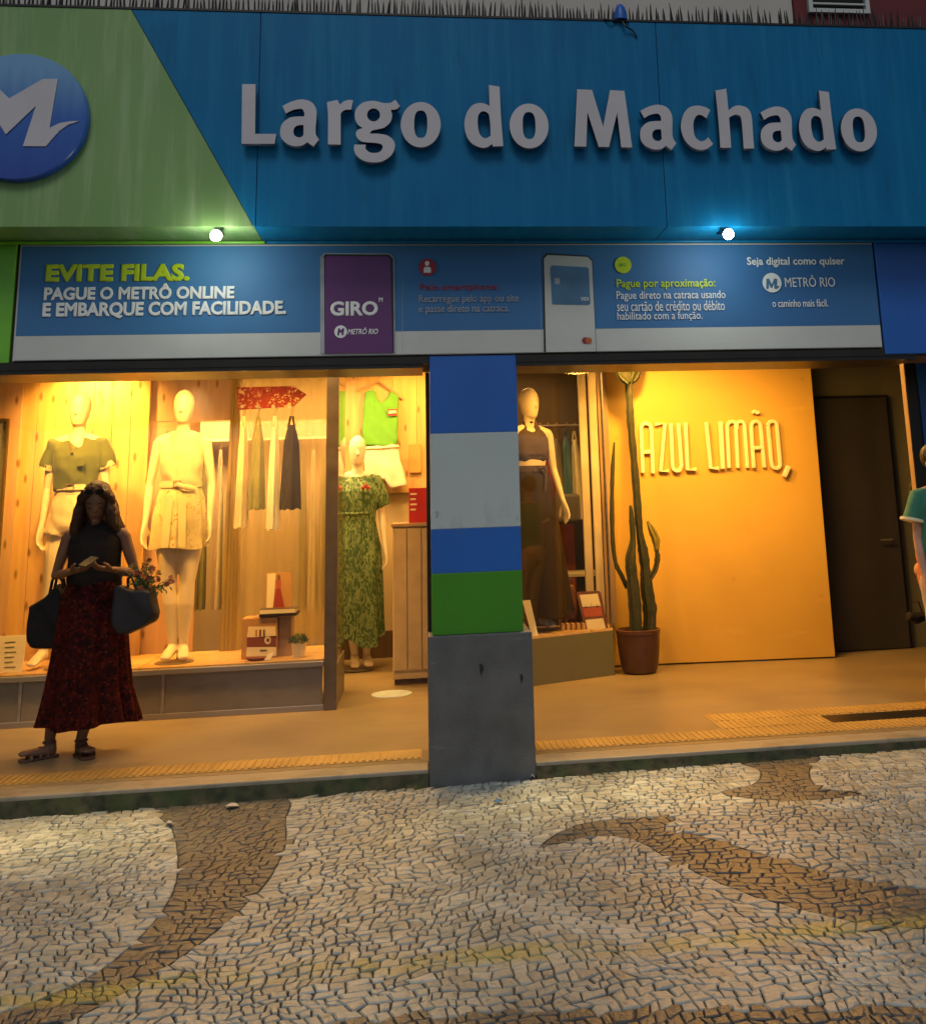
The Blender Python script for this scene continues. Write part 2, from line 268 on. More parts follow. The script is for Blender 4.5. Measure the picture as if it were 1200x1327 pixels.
# ------------------------------------------------------------------ mesh helpers
class MB:
    def __init__(s): s.v = []; s.f = []
    def add(s, vs, fs):
        o = len(s.v); s.v += [tuple(v) for v in vs]; s.f += [tuple(i + o for i in f) for f in fs]; return s
    def box(s, x0, x1, y0, y1, z0, z1):
        return s.add([(x0,y0,z0),(x1,y0,z0),(x1,y1,z0),(x0,y1,z0),(x0,y0,z1),(x1,y0,z1),(x1,y1,z1),(x0,y1,z1)],
                     [(0,3,2,1),(4,5,6,7),(0,1,5,4),(1,2,6,5),(2,3,7,6),(3,0,4,7)])
    def quadbox(s, p, t):
        """slab between a quad p (4 points) and the same quad moved by vector t"""
        p = [Vector(q) for q in p]; t = Vector(t)
        return s.add(p + [q + t for q in p], [(0,1,2,3),(7,6,5,4),(0,4,5,1),(1,5,6,2),(2,6,7,3),(3,7,4,0)])
    def prism(s, poly, y0, y1):
        """polygon in (x, z), from y0 to y1"""
        n = len(poly)
        return s.add([(x,y0,z) for x,z in poly] + [(x,y1,z) for x,z in poly],
                     [tuple(range(n)), tuple(range(2*n-1, n-1, -1))] + [(i, i+n, (i+1)%n+n, (i+1)%n) for i in range(n)])
    def tube(s, pts, rad, n=12, caps=True, ref=None):
        pts = [Vector(p) for p in pts]; k = len(pts); o = len(s.v); prev = None
        for i, p in enumerate(pts):
            t = (pts[min(i+1,k-1)] - pts[max(i-1,0)]).normalized()
            if prev is None:
                r = Vector(ref) if ref else (Vector((0,1,0)) if abs(t.y) < 0.85 else Vector((0,0,1)))
                a = t.cross(r).normalized()
            else: a = (prev - t * prev.dot(t)).normalized()
            prev = a; b = a.cross(t).normalized()
            r_ = rad[i] if isinstance(rad, (list, tuple)) else rad
            r1, r2 = r_ if isinstance(r_, (list, tuple)) else (r_, r_)
            for j in range(n):
                th = 2*PI*j/n; s.v.append(tuple(p + a*(math.cos(th)*r1) + b*(math.sin(th)*r2)))
        for i in range(k-1):
            for j in range(n):
                s.f.append((o+i*n+j, o+i*n+(j+1)%n, o+(i+1)*n+(j+1)%n, o+(i+1)*n+j))
        if caps:
            s.f.append(tuple(o+j for j in reversed(range(n)))); s.f.append(tuple(o+(k-1)*n+j for j in range(n)))
        return s
    def loft(s, rings, n=24, caps=True, fold=None, power=1.0):
        """rings (cx, cy, z, rx, ry); fold(theta, i) scales the radius"""
        o = len(s.v); k = len(rings)
        for i, (cx, cy, z, rx, ry) in enumerate(rings):
            for j in range(n):
                th = 2*PI*j/n; q = fold(th, i) if fold else 1.0
                s.v.append((cx + math.cos(th)*rx*q, cy + math.sin(th)*ry*q, z))
        for i in range(k-1):
            for j in range(n):
                s.f.append((o+i*n+j, o+i*n+(j+1)%n, o+(i+1)*n+(j+1)%n, o+(i+1)*n+j))
        if caps:
            s.f.append(tuple(o+j for j in reversed(range(n)))); s.f.append(tuple(o+(k-1)*n+j for j in range(n)))
        return s
    def ball(s, c, r, n=12, m=8):
        r1, r2, r3 = r if isinstance(r, (tuple, list)) else (r, r, r)
        rings = [(c[0], c[1], c[2]-r3*math.cos(PI*(i+0.35)/(m-0.3)), r1*math.sin(PI*(i+0.35)/(m-0.3)), r2*math.sin(PI*(i+0.35)/(m-0.3))) for i in range(m)]
        return s.loft(rings, n)
    def lathe(s, prof, c, n=24): return s.loft([(c[0], c[1], c[2]+z, r, r) for r, z in prof], n)

def finish(o, label=None, cat=None, group=None, kind=None):
    if label: o['label'] = label
    if cat: o['category'] = cat
    if group: o['group'] = group
    if kind: o['kind'] = kind
    return o

def wpos(p):
    v = Vector((0, 0, 0))
    while p is not None: v += p.location; p = p.parent
    return v

def mesh_of(name, mb, mt, smooth=False, fix=True, sharp=35):
    me = bpy.data.meshes.new(name); me.from_pydata(mb.v, [], mb.f)
    if fix:
        bm = bmesh.new(); bm.from_mesh(me); bmesh.ops.recalc_face_normals(bm, faces=bm.faces); bm.to_mesh(me); bm.free()
    if smooth:
        me.shade_smooth()
        if sharp: me.set_sharp_from_angle(angle=math.radians(sharp))
    if mt: me.materials.append(M[mt])
    return me

def ob(name, mb, mt, parent=None, smooth=False, local=False, bevel=0.0, sharp=35, pivot=None):
    """one mesh object; vertices are world coordinates unless local"""
    off = Vector((0, 0, 0)) if (local or parent is None) else wpos(parent)
    if parent is None and not local:
        if pivot is None:
            xs = [v[0] for v in mb.v]; ys = [v[1] for v in mb.v]
            pivot = ((min(xs)+max(xs))/2, (min(ys)+max(ys))/2, min(v[2] for v in mb.v))
        off = Vector(pivot)
    if off.length: mb2 = MB(); mb2.v = [tuple(Vector(v)-off) for v in mb.v]; mb2.f = mb.f
    else: mb2 = mb
    o = bpy.data.objects.new(name, mesh_of(name, mb2, mt, smooth, True, sharp)); col.objects.link(o)
    if parent is not None: o.parent = parent
    elif not local: o.location = off
    if bevel:
        b = o.modifiers.new('b', 'BEVEL'); b.width = bevel; b.segments = 2; b.limit_method = 'ANGLE'; b.angle_limit = math.radians(40)
    return o

def empty(name, loc, label, cat, group=None, rz=0.0, kind=None):
    o = bpy.data.objects.new(name, None); col.objects.link(o); o.location = loc; o.rotation_euler = (0, 0, rz)
    o.empty_display_size = 0.1
    return finish(o, label, cat, group, kind)

def baked(name, src, mt, parent, smooth=True):
    """evaluate an object's modifiers into a plain mesh object"""
    dg = bpy.context.evaluated_depsgraph_get(); dg.update()
    me = bpy.data.meshes.new_from_object(src.evaluated_get(dg), depsgraph=dg); me.name = name
    d = src.data; bpy.data.objects.remove(src)
    me.materials.clear(); me.materials.append(M[mt])
    if smooth: me.shade_smooth()
    o = bpy.data.objects.new(name, me); col.objects.link(o)
    if parent is not None: o.parent = parent
    return o

def fuse(name, mb, mt, parent, voxel=0.008, it=4, wr=None, dec=0.0):
    """melt overlapping closed shapes into one continuous skin (local coordinates)"""
    me = mesh_of('tmp', mb, None); o = bpy.data.objects.new('tmp', me); col.objects.link(o)
    r = o.modifiers.new('r', 'REMESH'); r.mode = 'VOXEL'; r.voxel_size = voxel
    s = o.modifiers.new('s', 'SMOOTH'); s.factor = 0.5; s.iterations = it
    if dec: d = o.modifiers.new('d', 'DECIMATE'); d.ratio = dec
    o = baked(name, o, mt, parent)
    if wr: wrinkle(o, *wr)
    return o

def wrinkle(o, amp, fx=14.0, fz=3.0, seed=0.0):
    me = o.data; me.update()
    nr = [v.normal.copy() for v in me.vertices]
    for v, n in zip(me.vertices, nr):
        p = v.co
        a = noise.noise(Vector((p.x*fx+seed, p.y*fx, p.z*fz+seed*2)))
        b = noise.noise(Vector((p.x*fx*0.5+9, p.z*fx*0.9+p.x*6, p.y*fx*0.6+seed)))
        c_ = math.sin((p.x*0.8+p.z*0.9)*34+a*4)*max(0.0, b+.25)
        v.co = p + n * (amp * (a * 1.2 + b * 0.8 + c_ * 0.35))

def textmesh(s, align='LEFT', offset=0.0, extrude=0.002, shear=0.0, spacing=1.0):
    cu = bpy.data.curves.new('t', 'FONT'); cu.body = s; cu.bevel_depth = offset; cu.bevel_resolution = 0; cu.extrude = extrude; cu.shear = shear
    cu.resolution_u = 3; cu.space_character = spacing
    o = bpy.data.objects.new('t', cu); col.objects.link(o)
    dg = bpy.context.evaluated_depsgraph_get(); dg.update()
    me = bpy.data.meshes.new_from_object(o.evaluated_get(dg), depsgraph=dg); bpy.data.objects.remove(o)
    return me

def lettering(s, x0, yt, x1, yb, Y, mt, parent, offset=0.0, shear=0.0, spacing=1.0, name='lettering', label=None):
    """flat print fitted to a rectangle of the photo on the plane at depth Y"""
    me = textmesh(s, offset=offset, extrude=0.001, shear=shear, spacing=spacing)
    xs = [v.co.x for v in me.vertices]; ys = [v.co.y for v in me.vertices]
    a = W(x0, (yt+yb)/2, Y); b = W(x1, (yt+yb)/2, Y); t = W((x0+x1)/2, yt, Y); q = W((x0+x1)/2, yb, Y)
    sx = (b.x-a.x)/(max(xs)-min(xs)); sz = (t.z-q.z)/(max(ys)-min(ys)); off = wpos(parent)
    mx, my = min(xs), min(ys)
    for v in me.vertices:
        x, y, z = v.co; v.co = (a.x+(x-mx)*sx-off.x, Y-z-off.y, q.z+(y-my)*sz-off.z)
    zm_ = max(abs(v.co.y-(Y-off.y)) for v in me.vertices)
    for v in me.vertices: v.co.y = (Y-off.y)+(v.co.y-(Y-off.y))*0.001/zm_
    me.materials.clear(); me.materials.append(M[mt]); me.name = name
    o = bpy.data.objects.new(name, me); col.objects.link(o); o.parent = parent
    if label: o['label'] = label
    return o

def cat_spline(pts):
    """pts [(x, y, corner?)] -> smooth closed outline with corners kept"""
    n = len(pts); out = []
    for i in range(n):
        p0, p1, p2, p3 = pts[i-1], pts[i], pts[(i+1) % n], pts[(i+2) % n]
        out.append((p1[0], p1[1]))
        if p1[2] and p2[2]: continue
        a = Vector(p1[:2]); b = Vector(p2[:2])
        t1 = (b-a)*0.5 if p1[2] else (b-Vector(p0[:2]))*0.5
        t2 = (b-a)*0.5 if p2[2] else (Vector(p3[:2])-a)*0.5
        L_ = (b-a).length
        for t_ in (t1, t2):
            if t_.length > L_ * 1.0: t_ *= L_ / t_.length
        for k in range(1, 6):
            u = k/6; h = a*(2*u**3-3*u*u+1) + t1*(u**3-2*u*u+u) + b*(-2*u**3+3*u*u) + t2*(u**3-u*u)
            out.append((h.x, h.y))
    return out

def outline_mesh(loops, depth, front, side=None, bev=0.0):
    """filled 2D outlines (x, z) with holes, extruded; returns a mesh with the face at y=-depth"""
    cu = bpy.data.curves.new('g', 'CURVE'); cu.dimensions = '2D'; cu.fill_mode = 'BOTH'; cu.extrude = depth/2
    cu.bevel_depth = bev
    for lp in loops:
        sp = cu.splines.new('POLY'); sp.points.add(len(lp)-1); sp.use_cyclic_u = True
        for p, q in zip(sp.points, lp): p.co = (q[0], q[1], 0, 1)
    o = bpy.data.objects.new('g', cu); col.objects.link(o)
    dg = bpy.context.evaluated_depsgraph_get(); dg.update()
    me = bpy.data.meshes.new_from_object(o.evaluated_get(dg), depsgraph=dg); bpy.data.objects.remove(o)
    for v in me.vertices: x, y, z = v.co; v.co = (x, -z - depth/2, y)
    bm = bmesh.new(); bm.from_mesh(me); bmesh.ops.remove_doubles(bm, verts=bm.verts, dist=0.0002)
    bmesh.ops.recalc_face_normals(bm, faces=bm.faces); bm.to_mesh(me); bm.free()
    me.materials.clear(); me.materials.append(M[front])
    if side:
        me.materials.append(M[side])
        for p in me.polygons: p.material_index = 0 if abs(p.normal.y) > 0.7 else 1
    return me
# ================================================================== ground
FZ = 0.079                                             # shop floor level
def zg(x): return 0.008 * (x - 0.35) - 0.003           # the pavement climbs a little to the right
def sheet(name, x0, x1, y0, y1, z, mt, kind='structure', nx=1):
    mb = MB(); xs = [x0 + (x1-x0)*i/nx for i in range(nx+1)]
    zz = (lambda x: zg(x) + z) if nx > 1 else (lambda x: z)
    mb.v = [(x, y0, zz(x)) for x in xs] + [(x, y1, zz(x)) for x in xs]
    mb.f = [(i, i+1, i+nx+2, i+nx+1) for i in range(nx)]
    o = ob(name, mb, mt, pivot=(0, 0, 0)); finish(o, kind=kind); return o
sheet('ground', -150, 150, -150, 150, -0.30, 'asphalt')
sheet('road', -60, 60, -40, -3.72, -0.14, 'asphalt')
kb = MB().box(-30, 30, -3.72, -3.56, -0.2, -0.015); finish(ob('kerb', kb, 'granite', bevel=0.01), kind='structure')
pave = sheet('pavement', -9, 9, -3.56, -0.002, -0.0052, 'bedding', nx=12)

# wavy bands of dark stone in the white pavement, in metres on the ground
BAND1 = [(-1.44,-.01),(-1.27,-.48),(-1.14,-.94),(-1.06,-1.37),(-1.05,-1.73),(-1.10,-2.09),(-1.19,-2.30),(-1.36,-2.45),(-1.60,-2.52),(-2.1,-2.55),
         (-2.1,-2.9),(-1.39,-2.87),(-1.07,-2.51),(-.95,-2.31),(-.84,-2.07),(-.75,-1.8),(-.67,-1.43),(-.65,-.96),(-.70,-.5),(-.79,-.01)]
BAND2 = [(.54,-1.26),(.70,-1.02),(.92,-.93),(1.25,-.98),(1.16,-1.13),(1.28,-1.28),(1.43,-1.52),(1.60,-1.80),(1.78,-2.03),(2.02,-2.18),(2.6,-2.35),(3.6,-2.4),(3.6,-2.9),(2.4,-2.75),(1.85,-2.55),
         (1.63,-2.45),(1.45,-2.28),(1.26,-2.01),(1.10,-1.64),(.98,-1.27),(.81,-1.17),(.66,-1.22)]
BAND3 = [(1.90,-.01),(1.93,-.25),(1.81,-.50),(1.58,-.62),(1.70,-.76),(1.95,-.88),(2.32,-.84),(2.12,-.68),(2.19,-.33),(2.36,-.01)]
BAND4 = [(4.0,-.01),(4.2,-.8),(3.9,-1.6),(4.2,-2.2),(4.8,-2.2),(4.6,-1.5),(4.9,-.8),(4.8,-.01)]
BAND5 = [(-3.9,-.01),(-3.6,-.8),(-3.9,-1.6),(-3.5,-2.5),(-4.1,-2.5),(-4.5,-1.5),(-4.2,-.8),(-4.5,-.01)]
def edge_y(x): return -2.78 - 0.20*(x-0.1) if x > 0.1 else -2.78 + 0.03*(0.1-x)      # where the dark border rows begin
def inside(p, poly):
    r = False; n = len(poly)
    for i in range(n):
        (x1, y1), (x2, y2) = poly[i], poly[(i+1) % n]
        if (y1 > p[1]) != (y2 > p[1]) and p[0] < (x2-x1)*(p[1]-y1)/(y2-y1)+x1: r = not r
    return r
def smooth_poly(p): return cat_spline([(a, b, False) for a, b in p])
BANDS = [smooth_poly(b) for b in (BAND1, BAND2, BAND3, BAND4, BAND5)]
BB = [(min(p[0] for p in b)-.1, max(p[0] for p in b)+.1, min(p[1] for p in b)-.1, max(p[1] for p in b)+.1) for b in BANDS]
def snap(x, y, d=0.040):
    best = None
    for b, q in zip(BANDS, BB):
        if not (q[0] < x < q[1] and q[2] < y < q[3]): continue
        n = len(b)
        for i in range(n):
            ax, ay = b[i]; bx, by = b[(i+1) % n]; dx, dy = bx-ax, by-ay
            t = max(0, min(1, ((x-ax)*dx+(y-ay)*dy)/(dx*dx+dy*dy+1e-9))); cx, cy = ax+t*dx, ay+t*dy
            e = (cx-x)**2+(cy-y)**2
            if e < d*d and (best is None or e < best[0]): best = (e, cx, cy)
    return (best[1], best[2]) if best else (x, y)
def warp(u, v):
    x = u + 0.16*math.sin(1.1*v+0.55*u+0.4) + 0.03*math.sin(3.1*v-1.7*u)
    y = v + 0.13*math.sin(1.2*u+0.3) + 0.035*math.sin(2.9*u+0.9*v+1.0)
    q = Vector((u*6, v*6, 0)); x += 0.055*noise.noise(q*.45); y += 0.075*noise.noise(q*.45+Vector((5, 3, 1))); x += 0.022*noise.noise(q*1.6); y += 0.026*noise.noise(q*1.6+Vector((2, 8, 1)))
    return x, y
rs = random.Random(3)
ROW, BR = 0.050, 0.052
stones = []
nr = 98; v0 = -4.2
rows = []
for r in range(nr+1):
    u = -6.2 + rs.random()*BR; br = []
    while u < 6.4: br.append(u); u += BR*rs.choice((0.62, 0.8, 0.95, 1.05, 1.2, 1.5))
    rows.append(br)
cache = {}
def corner(r, u):
    k = (r, round(u, 5))
    if k not in cache:
        h = random.Random(hash(k)); x, y = warp(u + h.uniform(-.008, .008), v0 + r*ROW + h.uniform(-.0105, .0105)); cache[k] = snap(x, y)
    return cache[k]
for r in range(nr):
    br = rows[r]; up = rows[r+1]; ju = 0
    for i in range(len(br)-1):
        a, b = br[i], br[i+1]
        # this row's joints are br; the row above has joints up, which fall on this stone's top edge
        mids = [u for u in up if a+0.004 < u < b-0.004]
        poly = [corner(r, a), corner(r, b)] + [corner(r+1, b)] + [corner(r+1, u) for u in reversed(mids)] + [corner(r+1, a)]
        cx = sum(p[0] for p in poly)/len(poly); cy = sum(p[1] for p in poly)/len(poly)
        if cy < -3.52 or cy > -0.035 or abs(cx) > 5.2: continue
        if 0.02 < cx < 0.68 and cy > -0.055: continue
        stones.append((poly, cx, cy))
def stone_kind(cx, cy):
    if cy < edge_y(cx): return 'stone_dark'
    for b, q in zip(BANDS, BB):
        if q[0] < cx < q[1] and q[2] < cy < q[3] and inside((cx, cy), b): return 'stone_brown'
    return 'stone_white'
def stone_shape(poly, cx, cy, kind, rr):
    gap = (0.0014 if kind == 'stone_brown' else 0.0027)*rr.uniform(.6, 1.7)
    z = zg(cx); n = len(poly); v = []; h = rr.uniform(0.0005, 0.004) if kind != 'stone_brown' else rr.uniform(0, .0022); tx, ty = rr.uniform(-.035, .035), rr.uniform(-.035, .035)
    out = []
    for (x, y) in poly:
        dx, dy = cx-x, cy-y; L_ = math.hypot(dx, dy)+1e-6; q = min(gap*1.3/L_, .3); out.append((x+dx*q, y+dy*q))
    for s_, hz in ((0.0, -0.014), (0.0, h-0.004), (0.13, h)):
        for (x, y) in out:
            X, Y = x+(cx-x)*s_, y+(cy-y)*s_; Y = min(Y, -0.004); v.append((X, Y, z+hz+(X-cx)*tx*(hz > 0)+(Y-cy)*ty*(hz > 0)))
    f = []
    for k in (0, 1):
        for i in range(n): f.append((k*n+i, k*n+(i+1) % n, (k+1)*n+(i+1) % n, (k+1)*n+i))
    v.append((cx, cy, z+h+0.0012)); c_ = len(v)-1
    for i in range(n): f.append((2*n+i, 2*n+(i+1) % n, c_))
    return v, f
def in_view(cx, cy):
    d = Vector((cx, cy, 0))-CAM; zc = d.dot(AZ); px = PX+FPX*d.dot(AX)/zc; py = PY+FPX*d.dot(AY)/zc
    return 0 < px < 1200 and py < 1327, zc
near = sorted([(in_view(c[1], c[2])[1], i) for i, c in enumerate(stones) if in_view(c[1], c[2])[0]])[:300]
near = set(i for _, i in near); rr = random.Random(5); piles = {}
for i, (poly, cx, cy) in enumerate(stones):
    k = stone_kind(cx, cy); v, f = stone_shape(poly, cx, cy, k, rr)
    if i in near:
        mb = MB(); mb.v = [(x-cx, y-cy, z-zg(cx)) for x, y, z in v]; mb.f = f
        o = ob('cobblestone', mb, k, pave, local=True); o.location = (cx, cy, zg(cx))
    else: piles.setdefault(k, MB()).add(v, f)
me_all = MB(); idx = []
for mi, k in enumerate(('stone_white', 'stone_brown', 'stone_dark')):
    me_all.add(piles[k].v, piles[k].f); idx += [mi]*len(piles[k].f)
me = bpy.data.meshes.new('cobblestones'); me.from_pydata(me_all.v, [], me_all.f)
for k in ('stone_white', 'stone_brown', 'stone_dark'): me.materials.append(M[k])
me.polygons.foreach_set('material_index', idx)
o = bpy.data.objects.new('cobblestones', me); col.objects.link(o); o.parent = pave; o['kind'] = 'stuff'

# shop floor slab, its worn step edge and its mossy riser
fl = MB().box(-7, 8, 0.20, 9, -0.1, FZ); floor = finish(ob('shop_floor', fl, 'floor', pivot=(0, 0, 0)), kind='structure')
ob('step_edge', MB().box(-7, 0.043, 0.0, 0.197, 0.0, FZ+0.001).box(0.662, 8, 0.0, 0.197, 0.0, FZ+0.001), 'step_stone', floor, bevel=0.008)
mb = MB(); rr = random.Random(9)
for (xa, xb) in ((-7, 0.04), (0.665, 8)):
    n = int((xb-xa)/0.04); o_ = len(mb.v)
    for i in range(n+1):
        x = xa+(xb-xa)*i/n; a = 0.004*noise.noise(Vector((x*9, 0, 0)))
        mb.v += [(x, -0.004+a, FZ-0.020), (x, -0.012+a*2, 0.03), (x, -0.034+9*a+.02*noise.noise(Vector((x*4, 7, 0))), zg(x)-0.001), (x, -0.060+12*a+.03*noise.noise(Vector((x*3, 2, 0))), zg(x)-0.01)]
    for i in range(n):
        for k in (0, 1, 2): mb.f.append((o_+i*4+k, o_+i*4+k+1, o_+i*4+k+5, o_+i*4+k+4))
ob('mossy_riser', mb, 'moss_riser', floor, smooth=True)
# tactile paving: ribbed tiles
def tactile(x0, y0, along=True):
    mb = MB().box(x0+.002, x0+.246, y0+.002, y0+.246, FZ, FZ+0.004)
    for k in range(6):
        a = 0.02+k*0.04
        mb.box(x0+a, x0+a+0.018, y0+.015, y0+.233, FZ+0.004, FZ+0.009)
    return mb
proto = None
def lay(x, y):
    global proto
    if proto is None:
        proto = ob('tactile_tile', tactile(0, 0), 'tactile', floor, local=True); t = proto
    else: t = proto.copy(); col.objects.link(t)
    t.location = (x, y, 0)
for i in range(17): lay(-4.21+i*0.248, 0.27)
for i in range(14): lay(0.70+i*0.248, 0.27)
for i in range(9):
    for j in range(2):
        if j == 0 and i in (3, 4, 5, 6): continue
        lay(1.692+0.248*(i+1), 0.518+j*0.248)
ob('floor_patch', MB().box(2.69, 3.66, 0.52, 0.76, FZ, FZ+0.003), 'dark_metal', floor)
mb = MB().lathe([(0.165, 0.0), (0.165, 0.004), (0.16, 0.006)], (-0.235, 2.6, FZ), 40)
finish(ob('floor_disc', mb, 'paint_grey'), 'pale round sticker stuck flat on the shop floor beside the pillar', 'floor sticker')

# ================================================================== building shell
def wall(name, mb, mt, label, **k): return finish(ob(name, mb, mt, **k), label, 'wall')
fac = wall('facade_wall', MB().box(-7, 7, 0.012, 0.40, 2.43, 4.70), 'dark_wall', 'front wall of the station building above the shop openings behind the banner')
ob('side_strip', MB().box(W(1136, 380, 0).x+0.01, 7, -0.02, 0.010, 2.44, 3.205), 'paint_blue', fac, bevel=0.004)
ob('side_strip', MB().box(-7, -2.40, -0.018, 0.010, 2.475, 3.205), 'lime_trim', fac, bevel=0.004)
ob('lintel', MB().box(-7, .029, -0.008, 0.39, 2.405, 2.4285).box(-7, .066, -0.014, 0.009, 2.4295, 2.474).box(.614, 3.262, -0.008, 0.39, 2.405, 2.4285).box(.614, 3.262, -0.014, 0.009, 2.4295, 2.474), 'dark_metal', fac)
JY = .92; JX = W(1181, 555, JY).x; CEIL_ = 2.975
rp = wall('side_pier', MB().box(JX+.083, 7, JY-.02, JY+0.075, FZ, CEIL_), 'paint_blue', 'blue painted pier at the right end of the shop front')
ob('door_jamb', MB().box(JX, JX+.082, JY-0.004, JY+0.073, FZ, CEIL_), 'dark_metal', rp)
ob('jamb_lining', MB().box(JX-.008, JX-.0005, JY+0.005, JY+0.070, FZ, CEIL_), 'plain_wood', rp)
wall('side_pier', MB().box(-7, -3.7, -0.02, 0.42, -0.02, 2.40), 'lime_trim', 'green painted pier at the left end of the shop front')
wall('upper_facade', MB().box(-9, 2.62, 0.0, 0.5, 4.72, 10).box(3.74, 9, 0.0, 0.5, 4.72, 10), 'upper_wall', 'pale plastered upper storey above the row of spikes')
rw = wall('upper_facade', MB().box(2.623, 3.737, -0.03, 0.5, 4.72, 10), 'upper_red', 'dark red strip of the upper storey with a white framed window')
wx0, wx1 = W(1052, 5, -.05).x, W(1120, 5, -.05).x; wz = W(1085, 12, -.05).z
wf = ob('window', MB().box(wx0, wx1, -0.036, -0.031, wz, wz+0.9), 'lens_dark', rw)
ob('window_frame', MB().box(wx0-.03, wx0, -.07, -.032, wz-.03, wz+.93).box(wx1, wx1+.03, -.07, -.032, wz-.03, wz+.93).box(wx0, wx1, -.07, -.032, wz-.03, wz).box(wx0, wx1, -.07, -.032, wz+.9, wz+.93), 'banner_grey', wf)
for k in range(7): ob('window_bar', MB().box(wx0, wx1, -.062, -.052, wz+.035+k*.12, wz+.047+k*.12), 'banner_grey', wf)

# pillar between the two bays
pl = empty('pillar', (0.34, 0, 0), 'square pillar painted in blue, pale grey and green bands on a dark granite base', 'pillar')
ob('base_block', MB().box(0.045, 0.660, -0.022, 0.52, -0.03, 0.812), 'granite', pl, bevel=0.008)
zs = [0.813] + [W(615, y, 0).z for y in (741.5, 684, 560.5)] + [2.478]
for k, (c_, nm) in enumerate((('paint_green', 'green'), ('paint_blue', 'blue'), ('paint_grey', 'grey'), ('paint_blue', 'blue'))):
    o = ob('painted_band', MB().box(0.070, 0.6115, 0.0 + 0.001*(k % 2), 0.48, zs[k]+.0005, zs[k+1]-.0005), c_, pl, bevel=0.002)
    o['label'] = '%s painted band of the pillar' % nm
ob('shutter_guide', MB().box(0.046, 0.0685, 0.22, 0.40, 0.813, 2.404), 'dark_metal', pl)
for (x, y, a) in ((624, 868, 0.012), (676, 880, 0.010)):
    p = W(x, y, -0.03); mb = MB()
    mb.prism([(p.x+dx*a, p.z+dz*a) for dx, dz in ((-.9, 2.6), (.6, 2.2), (1.1, .4), (.4, -1.2), (-.2, -3.0), (-.7, -.6))], -0.0262, -0.0225)
    ob('chipped_mark', mb, 'rubber', pl)

# ================================================================== the station sign
SY = -0.37; ZB, ZT = 3.212, 4.580
sg = empty('station_sign', (0.3, SY, ZB), 'long blue and green station sign with raised letters over the shop front', 'sign')
ob('sign_box', MB().box(-6.5, 6, SY+.012, 0.008, ZB+.012, ZT-.004), 'dark_metal', sg)
dT, dB = W(170, 13, SY).x, W(329, 295, SY).x; s1 = W(331, 200, SY).x+0.012; s2 = W(857, 165, SY).x
def face(poly, mt): ob('sign_panel', MB().prism(poly, SY, SY+.010), mt, sg, bevel=0.002)
face([(-6.5, ZB), (dB-.002, ZB), (dT-.002, ZT), (-6.5, ZT)], 'sign_green')
face([(dB+.002, ZB), (s1-.002, ZB), (s1-.002, ZT), (dT+.002, ZT)], 'sign_blue')
face([(s1+.002, ZB), (s2-.002, ZB), (s2-.002, ZT), (s1+.002, ZT)], 'sign_blue')
face([(s2+.002, ZB), (6, ZB), (6, ZT), (s2+.002, ZT)], 'sign_blue')
def soff(x0, x1, mt): ob('soffit_panel', MB().box(x0, x1, SY+.001, 0.006, ZB+.001, ZB+.011), mt, sg)
soff(-6.5, dB, 'sign_green'); soff(dB+.003, s2-.003, 'sign_blue'); soff(s2+.003, 6, 'sign_blue')
ob('capping', MB().box(-6.5, 6, SY-.006, 0.03, ZT+.001, ZT+.014), 'dark_metal', sg)
ob('drip_rail', MB().tube([(-6, -0.06, 3.196), (dB+.02, -0.06, 3.196)], 0.010, 8), 'lime_trim', sg)
ob('drip_rail', MB().tube([(dB+.03, -0.06, 3.196), (5, -0.06, 3.196)], 0.009, 8), 'sign_blue', sg)
# emblem
ec = W(23, 150, SY-.05); er = W(114, 150, SY-.05).x-ec.x
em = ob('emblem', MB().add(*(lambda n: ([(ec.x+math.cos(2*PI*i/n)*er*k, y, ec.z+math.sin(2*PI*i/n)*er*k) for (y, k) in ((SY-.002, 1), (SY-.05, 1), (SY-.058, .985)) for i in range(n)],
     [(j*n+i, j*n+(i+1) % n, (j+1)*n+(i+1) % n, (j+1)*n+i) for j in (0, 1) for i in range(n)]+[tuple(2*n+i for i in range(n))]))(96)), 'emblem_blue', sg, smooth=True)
ml = [(155,282),(208,282),(178,458),(215,440),(250,434),(285,432),(245,446),(213,468),(180,505),(165,523),(83,523),(130,378),(22,481),(-42,378),(-62,523),(-140,523),(-92,282),(-38,282),(34,352)]
ml = [(a/2.765, b/2.765) for a, b in ml]
lp = [(W(a, b, SY-.06).x, W(a, b, SY-.06).z) for a, b in ml]
me = outline_mesh([lp], 0.006, 'letter_face'); o = bpy.data.objects.new('emblem_mark', me); col.objects.link(o); o.parent = em
q = wpos(em); o.location = (-q.x, SY-.059-q.y, -q.z)
